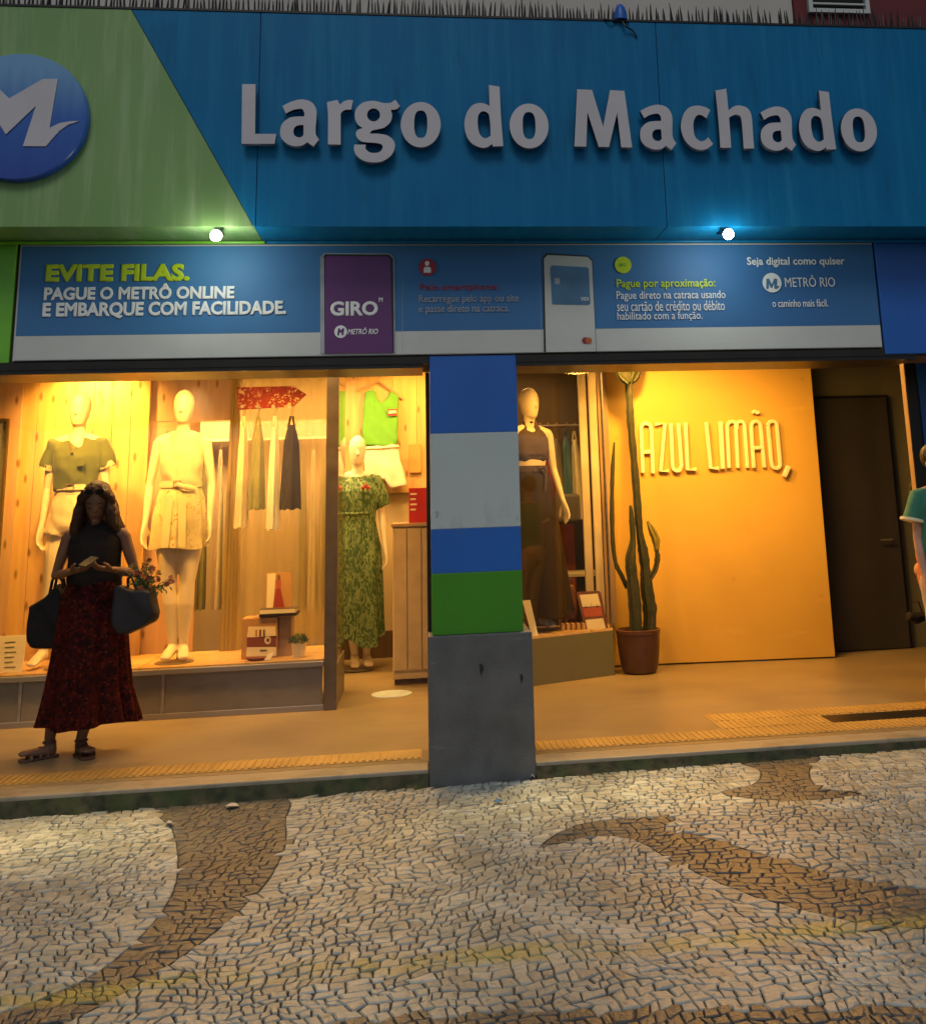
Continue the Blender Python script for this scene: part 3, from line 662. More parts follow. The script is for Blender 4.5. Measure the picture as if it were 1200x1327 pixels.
# raised letters, outlines in letter units
def circ(cx, cy, rx, ry, n=40, pw=2.0):
    return [(cx+rx*math.copysign(abs(math.cos(2*PI*i/n))**(2/pw), math.cos(2*PI*i/n)), cy+ry*math.copysign(abs(math.sin(2*PI*i/n))**(2/pw), math.sin(2*PI*i/n))) for i in range(n)]
c, s = True, False
G = {
 'L': ((300,95), [cat_spline([(118,122,c),(268,122,c),(262,675,c),(497,675,c),(480,785,c),(112,785,c)])]),
 'a': ((300,95), [cat_spline([(565,365,c),(680,312,s),(790,293,s),(890,325,s),(940,400,s),(945,480,s),(935,600,s),(938,680,s),(972,742,c),(910,815,c),(842,768,c),(790,803,s),(700,812,s),(610,780,s),(552,720,s),(540,640,s),(565,560,s),(640,500,s),(720,484,s),(808,482,c),(808,440,s),(785,402,s),(740,398,s),(670,415,s),(605,450,c)]),
      cat_spline([(800,578,c),(800,690,c),(770,712,s),(730,712,s),(695,685,s),(688,640,s),(705,600,s),(745,580,s)])]),
 'r': ((300,95), [cat_spline([(1060,322,c),(1175,297,c),(1205,350,c),(1245,315,s),(1300,297,s),(1352,302,c),(1330,405,c),(1280,405,s),(1240,418,s),(1213,450,c),(1213,795,c),(1072,790,c),(1072,450,s)])]),
 'g': ((440,95), [cat_spline([(570,322,c),(620,288,c),(672,360,c),(635,392,s),(568,403,c),(585,460,s),(565,535,s),(500,595,s),(430,615,s),(360,632,s),(335,665,c),(450,668,s),(540,690,s),(605,750,s),(612,830,s),(570,910,s),(480,970,s),(390,985,s),(280,970,s),(190,910,s),(160,840,s),(165,787,c),(292,787,c),(290,830,s),(330,870,s),(390,880,s),(450,865,s),(480,820,s),(465,785,s),(400,768,s),(300,762,s),(230,745,s),(185,690,s),(195,630,s),(258,603,c),(200,560,s),(170,480,s),(185,390,s),(260,320,s),(370,300,s),(440,312,s),(500,325,s)]),
      circ(378,457,72,72)]),
 'o': ((440,95), [circ(902,560,222,252), circ(902,555,73,152,pw=2.7)]),
 'd': ((595,95), [cat_spline([(330,120,c),(448,138,c),(465,480,s),(490,800,c),(372,803,c),(368,775,c),(315,810,s),(250,818,s),(150,775,s),(85,690,s),(58,560,s),(85,430,s),(150,345,s),(230,320,s),(290,330,s),(338,352,c)]),
      cat_spline([(275,413,s),(325,440,s),(342,520,s),(348,620,s),(348,685,c),(310,708,s),(270,708,s),(225,660,s),(207,560,s),(212,460,s),(240,422,s)])]),
 'M': ((735,95), [[(110,172),(275,180),(400,590),(475,182),(635,190),(722,818),(600,818),(555,430),(465,812),(350,812),(225,425),(212,808),(80,808)]]),
 'c': ((870,100), [cat_spline([(432,352,c),(388,443,c),(330,408,s),(285,412,s),(250,470,s),(245,560,s),(265,650,s),(320,697,s),(370,690,s),(408,655,c),(465,730,c),(400,780,s),(320,795,s),(220,760,s),(140,670,s),(105,540,s),(130,410,s),(190,330,s),(280,303,s),(370,318,s)])]),
 'h': ((870,100), [cat_spline([(490,150,c),(610,130,c),(635,372,c),(700,325,s),(770,318,s),(850,350,s),(890,430,s),(905,600,s),(920,795,c),(805,795,c),(785,520,s),(768,440,s),(730,418,s),(690,425,s),(642,450,c),(665,787,c),(545,785,c),(525,500,s)])]),
}
LY = SY-.075
def glyph(k):
    org, loops = G[k]; out = []
    for lp in loops:
        q = [W(org[0]+x/8.571, org[1]+y/8.571, LY) for x, y in lp]; out.append([(p.x, p.z) for p in q])
    x0 = min(p[0] for p in out[0]); return x0, out
BASE = W(500, 187.5, LY).z
word = [('L', None), ('a', None), ('r', None), ('g', None), ('o', None), ('d', None), ('o', 660.5), ('M', None), ('a', 828.9), ('c', None), ('h', None), ('a', 984.9), ('d', 1035.4), ('o', 1089.6)]
gm = {}
for k, px in word:
    if k not in gm:
        x0, loops = glyph(k)
        zb = BASE if k not in 'g' else None
        z_lo = min(p[1] for p in loops[0])
        dz = (BASE-z_lo-(0.012 if k in 'oadc' else 0)) if k != 'g' else 0
        loops = [[(x-x0, z+dz-BASE) for x, z in lp] for lp in loops]
        gm[k] = (outline_mesh(loops, 0.040, 'letter_face', 'letter_side'), x0)
    me, x0 = gm[k]
    x = x0 if px is None else W(px, 165, LY).x
    o = bpy.data.objects.new('letter', me); col.objects.link(o); o.parent = sg
    o.location = Vector((x, LY+0.040, BASE))-wpos(sg)
# steel spikes along the top of the sign
sp = empty('spike_strip', (0.4, -0.3, ZT+.014), 'row of dark metal spikes along the top edge of the station sign', 'spike strip')
ob('base_rail', MB().box(-4.6, 5.4, -0.345, -0.30, ZT+.0145, ZT+.022), 'spike_metal', sp)
smesh = [mesh_of('spike', MB().tube([(0, 0, 0), (0.002*k, 0, h*.6), (0.004*k, 0, h)], [(0.0095, 0.006), (0.0065, 0.005), 0.0015], 5), 'spike_metal') for k, h in ((.3, .115), (-.5, .12), (.6, .10), (0, .125))]
rr = random.Random(11)
for i in range(292):
    x = -2.78+i*0.0226+rr.uniform(-.006, .006)
    if rr.random() < .04: continue
    o = bpy.data.objects.new('spike', rr.choice(smesh)); col.objects.link(o); o.parent = sp
    o.location = Vector((x, -0.32+rr.uniform(-.02, .02), ZT+.02))-sp.location
    o.rotation_euler = (rr.uniform(-.07, .07), rr.uniform(-.09, .09), rr.uniform(0, 6)); sc = rr.uniform(.75, 1.25); o.scale = (1, 1, sc)
# small blue floodlight on its bent bracket
fp = W(804, 15, -.38); fd = empty('floodlight', fp, 'small blue floodlight clamped to the sign top with its cable hanging', 'floodlight')
ob('housing', MB().loft([(fp.x, fp.y, fp.z-.055, .045, .035), (fp.x, fp.y, fp.z-.01, .042, .035), (fp.x, fp.y, fp.z+.03, .03, .028), (fp.x, fp.y, fp.z+.05, .014, .014)], 14), 'paint_blue', fd, smooth=True)
ob('bracket', MB().box(fp.x-.05, fp.x+.05, fp.y-.01, fp.y+.01, fp.z-.068, fp.z-.056).tube([(fp.x, fp.y, fp.z-.06), (fp.x+.01, fp.y+.01, ZT+.012)], .008, 6), 'dark_metal', fd)
ob('cable', MB().tube([(fp.x, fp.y-.01, fp.z-.06), (fp.x+.02, fp.y-.03, fp.z-.11), (fp.x+.07, fp.y-.01, fp.z-.13), (fp.x+.10, fp.y, fp.z-.17)], .006, 6).tube([(fp.x-.02, fp.y-.01, fp.z-.06), (fp.x-.07, fp.y-.02, fp.z-.07), (fp.x-.11, fp.y, fp.z-.05)], .005, 6), 'dark_metal', fd)

# ================================================================== banner
BY = -0.010
bn = empty('banner', (0.3, BY, 2.48), 'long printed blue advertising banner for paying metro fares, above the shop windows', 'banner')
def pq(name, pts, mt, y0, th=0.003, parent=bn, label=None):
    o = ob(name, MB().prism([(W(a, b, y0).x, W(a, b, y0).z) for a, b in pts], y0, y0+th), mt, parent)
    if label: o['label'] = label
    return o
xl, xr = W(22, 400, BY).x+.005, W(1136, 380, BY).x; zt = 3.185; zm = W(600, 428, BY).z; zb = W(600, 458.5, BY).z
ob('backing', MB().box(xl-.01, xr, BY, 0.009, zb, zt+.01), 'banner_grey', bn)
for (a, b) in ((xl, W(521, 380, BY).x), (W(521, 380, BY).x+.003, W(700, 380, BY).x), (W(700, 380, BY).x+.003, xr)):
    ob('printed_sheet', MB().box(a, b, BY-.004, BY-.001, zm, zt), 'banner_blue', bn)
    ob('footer_strip', MB().box(a, b, BY-.004, BY-.001, zb+.004, zm-.001), 'banner_grey', bn)
T = BY-.010
def L(*a, **k): return lettering(*a, parent=bn, **k)
def txt(s_, x0, yt, x1, yb, mt, off=0.0, sh=0.0, sp_=1.0, y=T): return lettering(s_, x0, yt, x1, yb, y, mt, bn, offset=off, shear=sh, spacing=sp_)
txt('EVITE FILAS.', 59, 341.5, 246, 364.5, 'print_lime', .055)
txt('PAGUE O METRÔ ONLINE', 57, 367, 304, 388, 'print_white', .045)
txt('E EMBARQUE COM FACILIDADE.', 55, 390.5, 371, 412, 'print_white', .045)
def rrect(x0, y0, x1, y1, r, skew=0.0, n=5):
    out = []
    for cx, cy, a in ((x1-r, y0+r, -90), (x1-r, y1-r, 0), (x0+r, y1-r, 90), (x0+r, y0+r, 180)):
        for k in range(n+1):
            t = math.radians(a+90*k/n); px_, py_ = cx+r*math.cos(t), cy+r*math.sin(t); out.append((px_+skew*(py_-y0), py_))
    return out
# phone with the purple screen
pq('phone_outline', [(415, 458), (415, 333), (420, 327.5), (505, 328), (511, 334), (512.5, 457)], 'print_silver', BY-.008)
pq('phone_edge', [(417.5, 458), (417, 334), (421.5, 329), (504, 329.5), (509.5, 335), (510.5, 457)], 'print_black', BY-.0095, .001)
pq('phone_side', [(416.5, 458), (416, 336), (420, 332), (420.5, 458)], 'print_silver', BY-.0105, .0008)
pq('phone_screen', [(421, 458), (421.5, 334), (424, 331.5), (502, 332), (505.5, 335), (509, 457)], 'print_purple', BY-.012, .001)
txt('GIRO', 428, 390, 490, 409, 'print_white', .04, y=BY-.014)
txt('M', 491, 385, 496, 391, 'print_white', .02, y=BY-.014)
def disc(x, y, r, mt, yy, name='disc'):
    p = W(x, y, yy); R_ = r/1349*6.5*1.03
    return ob(name, MB().prism([(p.x+R_*math.cos(2*PI*i/32), p.z+R_*1.02*math.sin(2*PI*i/32)) for i in range(32)], yy, yy+.001), mt, bn)
disc(441.5, 429.5, 7.8, 'print_white', BY-.014); txt('M', 437, 425, 446, 434, 'print_purple', .06, .15, y=BY-.016)
txt('METRÔ RIO', 450.5, 424, 490, 433, 'print_white', .02, .25, y=BY-.014)
# second column
disc(554, 346, 11, 'print_red', BY-.012); pq('pictogram', circ(553.5, 341, 3, 3.2, 14), 'print_white', BY-.014, .001)
pq('pictogram', [(549, 353), (549, 348), (550.5, 345.5), (557, 345.5), (558.5, 348), (558.5, 353)], 'print_white', BY-.014, .001)
txt('Pelo smartphone:', 544, 367, 646, 378, 'print_red', .01)
txt('Recarregue pelo app ou site', 543, 381.5, 672, 394, 'print_silver', .0)
txt('e passe direto na catraca.', 543, 394.5, 660, 407, 'print_silver', .0)
# phone with the card
pq('phone_outline', [(705, 456), (703, 334), (708, 327.5), (762, 331), (768, 337), (773, 455)], 'print_black', BY-.008)
pq('phone_body', [(707.5, 456), (705, 335), (709.5, 330), (761.5, 332.5), (767, 338), (772.5, 455)], 'banner_grey', BY-.010, .001)
pq('bank_card', [(715.5, 394), (713, 346), (716, 343.5), (761, 346), (763, 348), (765, 393), (762, 395)], 'print_card', BY-.012, .001)
pq('card_chip', [(719, 368), (718.5, 360), (725, 360), (725.5, 368)], 'print_silver', BY-.014, .001)
txt('VISA', 753, 384.5, 763, 389.5, 'print_white', .02, .2, y=BY-.014)
disc(758.5, 441, 4.2, 'print_red', BY-.013); disc(763, 441, 4.2, 'print_orange', BY-.0145)
disc(807.5, 343, 11, 'print_lime', BY-.012); txt('NFC', 803, 341, 812, 345, 'lime_trim', .0, y=BY-.014)
txt('Pague por aproximação:', 799, 361, 927, 375, 'print_lime', .02)
txt('Pague direto na catraca usando', 799, 376.5, 940, 390, 'print_white', .0)
txt('seu cartão de crédito ou débito', 799.5, 389.5, 939, 402.5, 'print_white', .0)
txt('habilitado com a função.', 800, 403.5, 910, 416, 'print_white', .0)
txt('Seja digital como quiser', 968, 332.5, 1095, 346, 'print_white', .025)
disc(1000.5, 366, 13, 'print_white', BY-.012)
pq('brand_mark', [(993,374),(993,361),(996.5,360.5),(1000,368),(1003.5,360.5),(1007,361),(1007,370.5),(1010.5,370),(1007.5,374),(1003.5,374),(1003,367),(1001,372.5),(998.5,372.5),(996.5,367),(996,374)], 'print_card', BY-.014, .001)
txt('METRÔ RIO', 1017, 356, 1082, 371.5, 'print_white', .0)
txt('o caminho mais fácil.', 1001, 387.5, 1073, 397.5, 'print_white', .01)

# two bulb lamps under the sign
def bulb_lamp(px, py, label, e):
    p = W(px, py, -.43); t = empty('wall_lamp', p, label, 'lamp', 'bare bulb lamps under the station sign')
    ob('bulb', MB().ball(p, .033, 24, 14), 'lamp_glass', t, smooth=True)
    ob('socket', MB().tube([(p.x, p.y+.03, p.z+.01), (p.x, p.y+.10, p.z+.035)], [.026, .022], 12), 'dark_metal', t, smooth=True)
    ob('bracket', MB().tube([(p.x, p.y+.09, p.z+.03), (p.x, p.y+.16, p.z+.045), (p.x, -0.20, ZB)], .007, 8), 'dark_metal', t, smooth=True)
    l = bpy.data.lights.new('bulb_light', 'POINT'); l.energy = e; l.color = (0.97, 1.0, 0.86); l.shadow_soft_size = .04
    lo = bpy.data.objects.new('bulb_light', l); col.objects.link(lo); lo.parent = t; lo.location = (0, 0.03, -.085)
bulb_lamp(280, 305, 'bare glowing bulb under the green part of the sign', 4.2)
bulb_lamp(944, 303, 'bare glowing bulb under the blue part of the sign', 4.2)
# ================================================================== shop interior
CEIL = 2.98
finish(ob('ceiling', MB().box(-7, 8, 0.405, 9, CEIL, CEIL+.1), 'ceiling_paint', pivot=(0, 0, 0)), kind='structure')
wall('shop_wall', MB().box(-7, 0.30, 4.80, 4.95, FZ, CEIL), 'shop_wall', 'plain sand coloured wall at the back of the left shop')
wall('partition_wall', MB().box(0.26, 0.36, 2.55, 4.79, FZ, CEIL), 'shop_wall', 'sand coloured dividing wall running back behind the pillar')
wall('side_wall', MB().box(-7, -6.9, 0.41, 4.79, FZ, CEIL), 'shop_wall', 'sand coloured side wall at the far left of the shop')
wall('shop_wall', MB().box(0.37, 3.40, 4.60, 4.75, FZ, CEIL), 'dark_wall', 'dark brown wall behind the clothes in the right display window')
ow = wall('passage_wall', MB().box(3.3, 7.6, 3.56, 3.70, FZ, CEIL), 'olive_wall', 'dim olive wall with a dark door to the right of the orange board')
dx0, dx1, dz = 3.70, W(1148, 515, 3.5).x, W(1148, 515, 3.5).z
dr = ob('door', MB().box(dx0, dx1, 3.50, 3.54, FZ+.01, dz), 'grey_door', ow, bevel=.003); dr['label'] = 'dark grey flush door'
ob('door_frame', MB().box(dx1+.001, dx1+.03, 3.515, 3.559, FZ, dz+.03).box(dx0, dx1, 3.515, 3.559, dz+.001, dz+.03), 'dark_metal', ow)
ob('handle', MB().tube([(dx1-.1, 3.49, 1.1), (dx1-.1, 3.45, 1.1), (dx1-.22, 3.45, 1.1)], .009, 8), 'brushed_metal', dr)
# the big leaning orange board with its raised lettering
ox0 = W(786, 700, 3.36).x; A = Vector((ox0, 3.36, 0)); B = Vector((3.775, 3.18, 0)); dv = (B-A).normalized(); nv = Vector((-dv.y, dv.x, 0))*.14
bd = empty('orange_board', (2.8, 3.3, FZ), 'tall orange board with the raised cream shop name, beside the cactus', 'display board')
ob('board', MB().add([tuple(q) for q in (A+Vector((0,0,FZ+.012)), B+Vector((0,0,FZ+.012)), B+nv+Vector((0,0,FZ+.012)), A+nv+Vector((0,0,FZ+.012)), A+Vector((0,0,CEIL-.01)), B+Vector((0,0,CEIL-.01)), B+nv+Vector((0,0,CEIL-.01)), A+nv+Vector((0,0,CEIL-.01)))],
   [(0,3,2,1),(4,5,6,7),(0,1,5,4),(1,2,6,5),(2,3,7,6),(3,0,4,7)]), 'orange_paint', bd, bevel=.004)
def ribbon(paths, w_, y, depth):
    """constant width strokes on the board (photo pixels in), rounded square section"""
    mb = MB()
    for ip, pts in enumerate(paths):
        depth += .0012*ip; q = [W(a, b, y) for a, b in pts]; n = len(q); Lp, Rp = [], []
        for i in range(n):
            t = (q[min(i+1, n-1)]-q[max(i-1, 0)]); t.y = 0; t.normalize(); m_ = Vector((-t.z, 0, t.x))*w_/2
            Lp.append(q[i]+m_); Rp.append(q[i]-m_)
        o_ = len(mb.v)
        for i in range(n):
            for p_, yy in ((Lp[i], y-depth), (Rp[i], y-depth), (Rp[i], y), (Lp[i], y)):
                mb.v.append((p_.x, yy, p_.z))
        for i in range(n-1):
            for k in range(4): mb.f.append((o_+i*4+k, o_+i*4+(k+1) % 4, o_+(i+1)*4+(k+1) % 4, o_+(i+1)*4+k))
        mb.f += [(o_+3, o_+2, o_+1, o_), tuple(o_+(n-1)*4+k for k in range(4))]
    return mb
def arc(cx, cy, r, a0, a1, n=8, ry=None):
    return [(cx+r*math.cos(math.radians(a0+(a1-a0)*i/n)), cy+(ry or r)*math.sin(math.radians(a0+(a1-a0)*i/n))) for i in range(n+1)]
def cr3(pts): return [(800+a/3, 460+b/3) for a, b in pts]
AL = [
 [cr3([(97,458),(90,300)]+arc(110,285,20,180,270)+arc(110,285,18,270,360)+[(130,300),(136,460)]), cr3([(93,378),(134,376)])],
 [cr3([(143,270),(182,268),(166,452),(198,450)])],
 [cr3([(205,266),(212,430)]+arc(230,432,18,170,60)+[(246,430),(234,266)])],
 [cr3([(262,264),(270,446),(304,444)])],
 [cr3([(342,262),(360,440),(392,440)])],
 [cr3([(398,260),(408,444)])],
 [cr3([(432,440),(424,280)]+arc(442,275,16,190,350,6)+[(458,280),(466,440)]), cr3([(461,290)]+arc(476,274,15,200,350,6)+[(492,285),(503,440)])],
 [cr3([(528,440),(518,285)]+arc(536,275,17,190,350,6)+[(555,285),(569,438)]), cr3([(520,362),(562,360)]), cr3([(521,226),(530,219),(540,226),(549,221)])],
 [cr3(arc(600,275,17,180,360,8)+[(630,420)]+arc(614,424,17,0,150,7)+[(596,415),(583,275)])],
 [cr3([(664,432),(646,474)])],
]
for paths in AL:
    ym = paths[0][0]; xw = W(ym[0], ym[1], 3.27).x; yb_ = A.y+(B.y-A.y)*(xw-A.x)/(B.x-A.x)
    ob('letter', ribbon(paths, .033 if len(paths[0]) > 2 else .042, yb_-.012, .035), 'cream_letter', bd, bevel=.006)

# ------------------------------------------------------------------ left display window
GY = 2.06; DZ = 0.445
dw = empty('display_window', (-2.4, GY, FZ), 'large shop window with two dressed mannequins behind the woman', 'shop window')
gx1 = W(421.5, 700, GY).x; gx0 = -4.6
ob('deck', MB().box(gx0, gx1+.06, GY+.03, 2.95, DZ-.05, DZ), 'pine', dw)
ob('sill', MB().box(gx0, gx1, GY-.03, GY+.029, DZ-.045, DZ-.008), 'brushed_metal', dw, bevel=.003)
ob('bottom_rail', MB().box(gx0, gx1, GY-.012, GY+.02, FZ, FZ+.042), 'brushed_metal', dw, bevel=.003)
xs = [gx0, -3.55, W(212, 880, GY).x-.012, gx1]
xs = [gx0, -4.0, -2.92, W(212, 880, GY).x, gx1]
for i in range(4):
    ob('plinth_panel', MB().box(xs[i]+.012, xs[i+1]-.012, GY+.001, GY+.015, FZ+.043, DZ-.046), 'plinth_panel', dw)
    if i < 3: ob('plinth_mullion', MB().box(xs[i+1]-.011, xs[i+1]+.011, GY-.008, GY+.016, FZ+.043, DZ-.046), 'brushed_metal', dw)
px0 = gx1+.001; px1 = W(437.5, 700, GY).x
ob('corner_post', MB().box(px0, px1, GY-.02, GY+.07, FZ, CEIL), 'bronze', dw, bevel=.003)
ob('glass_pane', MB().box(gx0, gx1, GY+.001, GY+.009, DZ-.007, CEIL), 'glass', dw)
ob('side_glass', MB().box(px1-.010, px1-.004, GY+.072, 2.95, DZ, CEIL), 'glass', dw)
ob('side_plinth', MB().box(px1-.02, px1-.002, GY+.072, 2.95, FZ, DZ-.051), 'plinth_panel', dw)
# plank backdrop: each plank a part
bk = empty('plank_backdrop', (-2.85, 2.90, DZ), 'backdrop of tall knotty pine planks behind the olive top mannequin', 'backdrop')
xa, xb = W(19, 600, 2.9).x, W(191, 600, 2.9).x; n = 7; rr = random.Random(2)
for i in range(n):
    a = xa+(xb-xa)*i/n; b = xa+(xb-xa)*(i+1)/n; ob('plank', MB().box(a+.0015, b-.0015, 2.90+rr.uniform(0, .004), 2.93, DZ, CEIL), 'pine', bk, bevel=.002)
bk2 = empty('panel_backdrop', (-2.0, 2.95, DZ), 'brown pink wooden panel hung behind the draped cream top mannequin', 'backdrop')
xa, xb = W(192, 600, 2.95).x, W(304, 600, 2.95).x; zz_ = W(250, 545, 2.95).z
for i in range(3):
    a = xa+(xb-xa)*i/3; b = xa+(xb-xa)*(i+1)/3; ob('plank', MB().box(a+.001, b-.001, 2.95, 2.97, zz_, CEIL), 'pink_wood' , bk2, bevel=.002)
ob('lower_board', MB().box(xa, xa+.42, 2.955, 2.975, DZ, zz_-.01), 'pink_wood', bk2)
ls = empty('wood_side_screen', (-3.9, 2.8, DZ), 'reddish wooden screen at the far left edge of the window', 'screen')
for i in range(4):
    a = -4.5+i*.29; ob('plank', MB().box(a, a+.287, 2.88, 2.90, DZ, CEIL), 'pink_wood', ls, bevel=.002)
q = W(1, 545, 2.8); mr_ = empty('mirror', (q.x-.1, 2.85, W(1, 745, 2.8).z), 'narrow dark framed mirror leaning at the left edge of the window', 'mirror')
ob('glass', MB().box(q.x-.35, q.x+.03, 2.85, 2.86, W(1, 745, 2.8).z, q.z), 'grey_cloth', mr_)
ob('frame', MB().box(q.x+.031, q.x+.05, 2.835, 2.865, W(1, 745, 2.8).z, q.z+.02).box(q.x-.35, q.x+.03, 2.835, 2.865, q.z+.001, q.z+.02), 'dark_wood', mr_)
# tulle curtains
def drape(name, x0t, x1t, x0b, x1b, y, z0, z1, mt, folds, amp, label, cat='curtain', nx=90, nz=16):
    mb = MB()
    for j in range(nz+1):
        v = j/nz; z = z1+(z0-z1)*v; a = x0t+(x0b-x0t)*v; b = x1t+(x1b-x1t)*v
        for i in range(nx+1):
            u = i/nx; mb.v.append((a+(b-a)*u+.012*math.sin(u*31+v*2), y+amp*math.sin(u*folds*2*PI+1.2*math.sin(u*9)+v*.8)*(0.6+.4*v), z))
    for j in range(nz):
        for i in range(nx): k = j*(nx+1)+i; mb.f.append((k, k+1, k+nx+2, k+nx+1))
    return finish(ob(name, mb, mt, smooth=True, sharp=None, pivot=((x0b+x1b)/2, y, z0)), label, cat)
cx0, cx1 = W(312, 600, 3.0).x, W(445, 600, 3.0).x
drape('sheer_curtain', cx0, cx1, cx0-.02, cx1, 3.0, DZ, CEIL, 'sheer', 9, .012, 'sheer yellowish tulle curtain at the right of the big window')
drape('gathered_curtain', W(302, 480, 2.9).x, W(311, 480, 2.9).x, W(284, 840, 2.9).x, W(309, 840, 2.9).x, 2.90, DZ, CEIL, 'curtain', 3, .012, 'gathered mustard curtain falling beside the arrow sign', nx=30)
# deep inside: pale band, rail and clothes
zt_, zb_ = W(300, 546, 4.5).z, W(300, 572, 4.5).z
finish(ob('wall_board', MB().box(W(192, 560, 4.5).x, W(432, 560, 4.5).x, 4.52, 4.56, zb_, zt_), 'cream_cloth'), 'pale horizontal board high on the inner shop wall', 'wall board')
rl = empty('clothes_rail', (W(330, 572, 4.2).x, 4.2, FZ), 'long pale clothes rail at the back behind the tulle curtain', 'clothes rail')
ra, rb, rz_ = W(245, 572, 4.2).x, W(428, 572, 4.2).x, W(340, 570, 4.2).z
ob('rail', MB().tube([(ra, 4.2, rz_), (rb, 4.2, rz_)], .016, 10), 'cream_letter', rl, smooth=True)
for x in (ra, rb): ob('leg', MB().tube([(x, 4.2, rz_), (x, 4.2, FZ)], .014, 8), 'cream_letter', rl, smooth=True)

# ------------------------------------------------------------------ hanging garments
def garment(px, pyt, pyb, wpx, Y, mt, name, label, cat, group=None, seed=0, turn=65, strap=.16, flare=1.3, hem=.008, hanger=True):
    p = W(px, pyt, Y); b = W(px, pyb, Y); wd = W(px+wpx/2, (pyt+pyb)/2, Y).x-W(px-wpx/2, (pyt+pyb)/2, Y).x
    z1, z0 = p.z, b.z; cx = (p.x+b.x)/2; t = empty(name, (cx, Y, z1), label, cat, group)
    Hh = z1-z0; z1 -= Hh*.12; Hh = z1-z0; rings = []; rr = random.Random(seed)
    for i in range(15):
        v = i/14; z = z1-Hh*v; wv = wd/2*(0.28+.42*min(1, v/.22)**.7+.30*v*flare/1.3); rings.append((cx, Y, z, wv*(.92 if v < 1 else .9), .035+.06*min(1, v*1.5)))
    ph = rr.uniform(0, 6)
    fold = lambda th, i: 1+(.07+.10*i/14)*math.sin(5*th+ph+i*.10)+.06*math.sin(11*th+ph*2)
    mb = MB().loft(rings, 44, False, fold); mb.v = [(x, y, z+(hem*math.sin(7*math.atan2(y-Y, x-cx)) if k >= 14*44 else 0)) for k, (x, y, z) in enumerate(mb.v)]
    ob('cloth', mb, mt, t, smooth=True, sharp=None)
    if hanger:
        zt_ = p.z; ob('hanger', MB().tube([(cx, Y, zt_+.05), (cx+.012, Y, zt_+.065), (cx+.02, Y, zt_+.045), (cx+.004, Y, zt_+.01), (cx, Y, zt_)], .004, 6).tube([(cx-wd*.22, Y, z1-.015), (cx, Y, zt_), (cx+wd*.22, Y, z1-.015)], .007, 6), 'plain_wood', t, smooth=True)
        for s_ in (-1, 1): ob('strap', MB().tube([(cx+s_*wd*.16, Y, z1-.02), (cx+s_*wd*.05, Y, zt_-.02)], .009, 6), mt, t, smooth=True)
    return t
HG = 'garments hanging from the arrow sign'
garment(314, 536, 684, 17, 2.5, 'cream_cloth', 'hanging_dress', 'long cream dress, leftmost under the arrow sign', 'dress', HG, 1)
garment(333, 536, 660, 22, 2.52, 'khaki_cloth', 'hanging_playsuit', 'khaki brown playsuit hanging second from the left under the arrow', 'playsuit', HG, 2)
garment(355, 536, 686, 17, 2.5, 'white_cloth', 'hanging_dress', 'off white long dress hanging between the khaki and the charcoal garments', 'dress', HG, 3)
garment(377, 536, 660, 27, 2.52, 'charcoal_cloth', 'camisole', 'charcoal sleeveless top, rightmost under the arrow sign', 'top', HG, 4)
ar = empty('arrow_sign', W(350, 516, 2.5), 'red floral arrow board pointing right with knobs that hold hangers', 'arrow sign')
ob('board', MB().prism([(W(a, b, 2.5).x, W(a, b, 2.5).z) for a, b in [(307,502),(380,500),(397,511),(380,526.5),(309,531)]], 2.49, 2.515), 'arrow_print', ar, bevel=.002)
for x in (315, 335, 355, 376): p = W(x, 527, 2.48); ob('knob', MB().tube([(p.x, 2.488, p.z), (p.x, 2.44, p.z)], [.006, .016], 10), 'brushed_metal', ar, smooth=True)
for x in (318, 385): p = W(x, 502, 2.5); ob('wire', MB().tube([(p.x, 2.5, p.z), (p.x, 2.5, CEIL)], .002, 4), 'brushed_metal', ar)
RG = 'garments on the rail behind the tulle'
for i, (x, mt, nm) in enumerate(((262, 'khaki_cloth', 'khaki'), (283, 'cream_cloth', 'cream'), (297, 'green_cloth', 'green'), (392, 'khaki_cloth', 'khaki'), (405, 'sand_cloth', 'sand'), (418, 'khaki_cloth', 'khaki'))):
    lab = ['khaki garment, leftmost on the rail behind the cream top mannequin', 'cream garment on the back rail right behind the cream top mannequin', 'green garment on the back rail beside the mustard curtain', 'khaki garment on the back rail beside the charcoal top', 'sand coloured garment between two khaki ones on the back rail', 'khaki garment at the right end of the back rail'][i]
    garment(x, 580, 790, 13, 4.2, mt, 'hanging_garment', lab, 'garment', RG, 20+i)

# ------------------------------------------------------------------ small things on the deck of the left window
def card(name, pts, Y, th, mt, label, cat, lean=0.12, lines=None):
    q = [W(a, b, Y) for a, b in pts]; zb_ = min(p.z for p in q); t = empty(name, (sum(p.x for p in q)/len(q), Y, zb_), label, cat)
    def P(x, z, d=0): return (x, Y-d+(z-zb_)*lean, z)
    vs = [P(p.x, p.z) for p in q]; n = len(vs); back = [(x, y+th, z) for x, y, z in vs]
    mb = MB().add(vs+back, [tuple(range(n)), tuple(range(2*n-1, n-1, -1))]+[(i, i+n, (i+1) % n+n, (i+1) % n) for i in range(n)])
    ob('board', mb, mt, t, bevel=.001)
    for nm, mt2, pp in (lines or []):
        qq = [W(a, b, Y) for a, b in pp]; v2 = [P(p.x, p.z, .0015) for p in qq]
        ob(nm, MB().quadbox(v2, (0, -.001, 0)) if len(v2) == 4 else MB().add(v2, [tuple(range(len(v2)))]), mt2, t)
    return t
rr = random.Random(4); ln = []
for k in range(6):
    y = 832+k*6.4; x1 = 20+rr.uniform(-4, 6); ln.append(('printed_line', 'ink_grey', [(5, y+.8), (x1, y), (x1, y+1.3), (5, y+2.1)]))
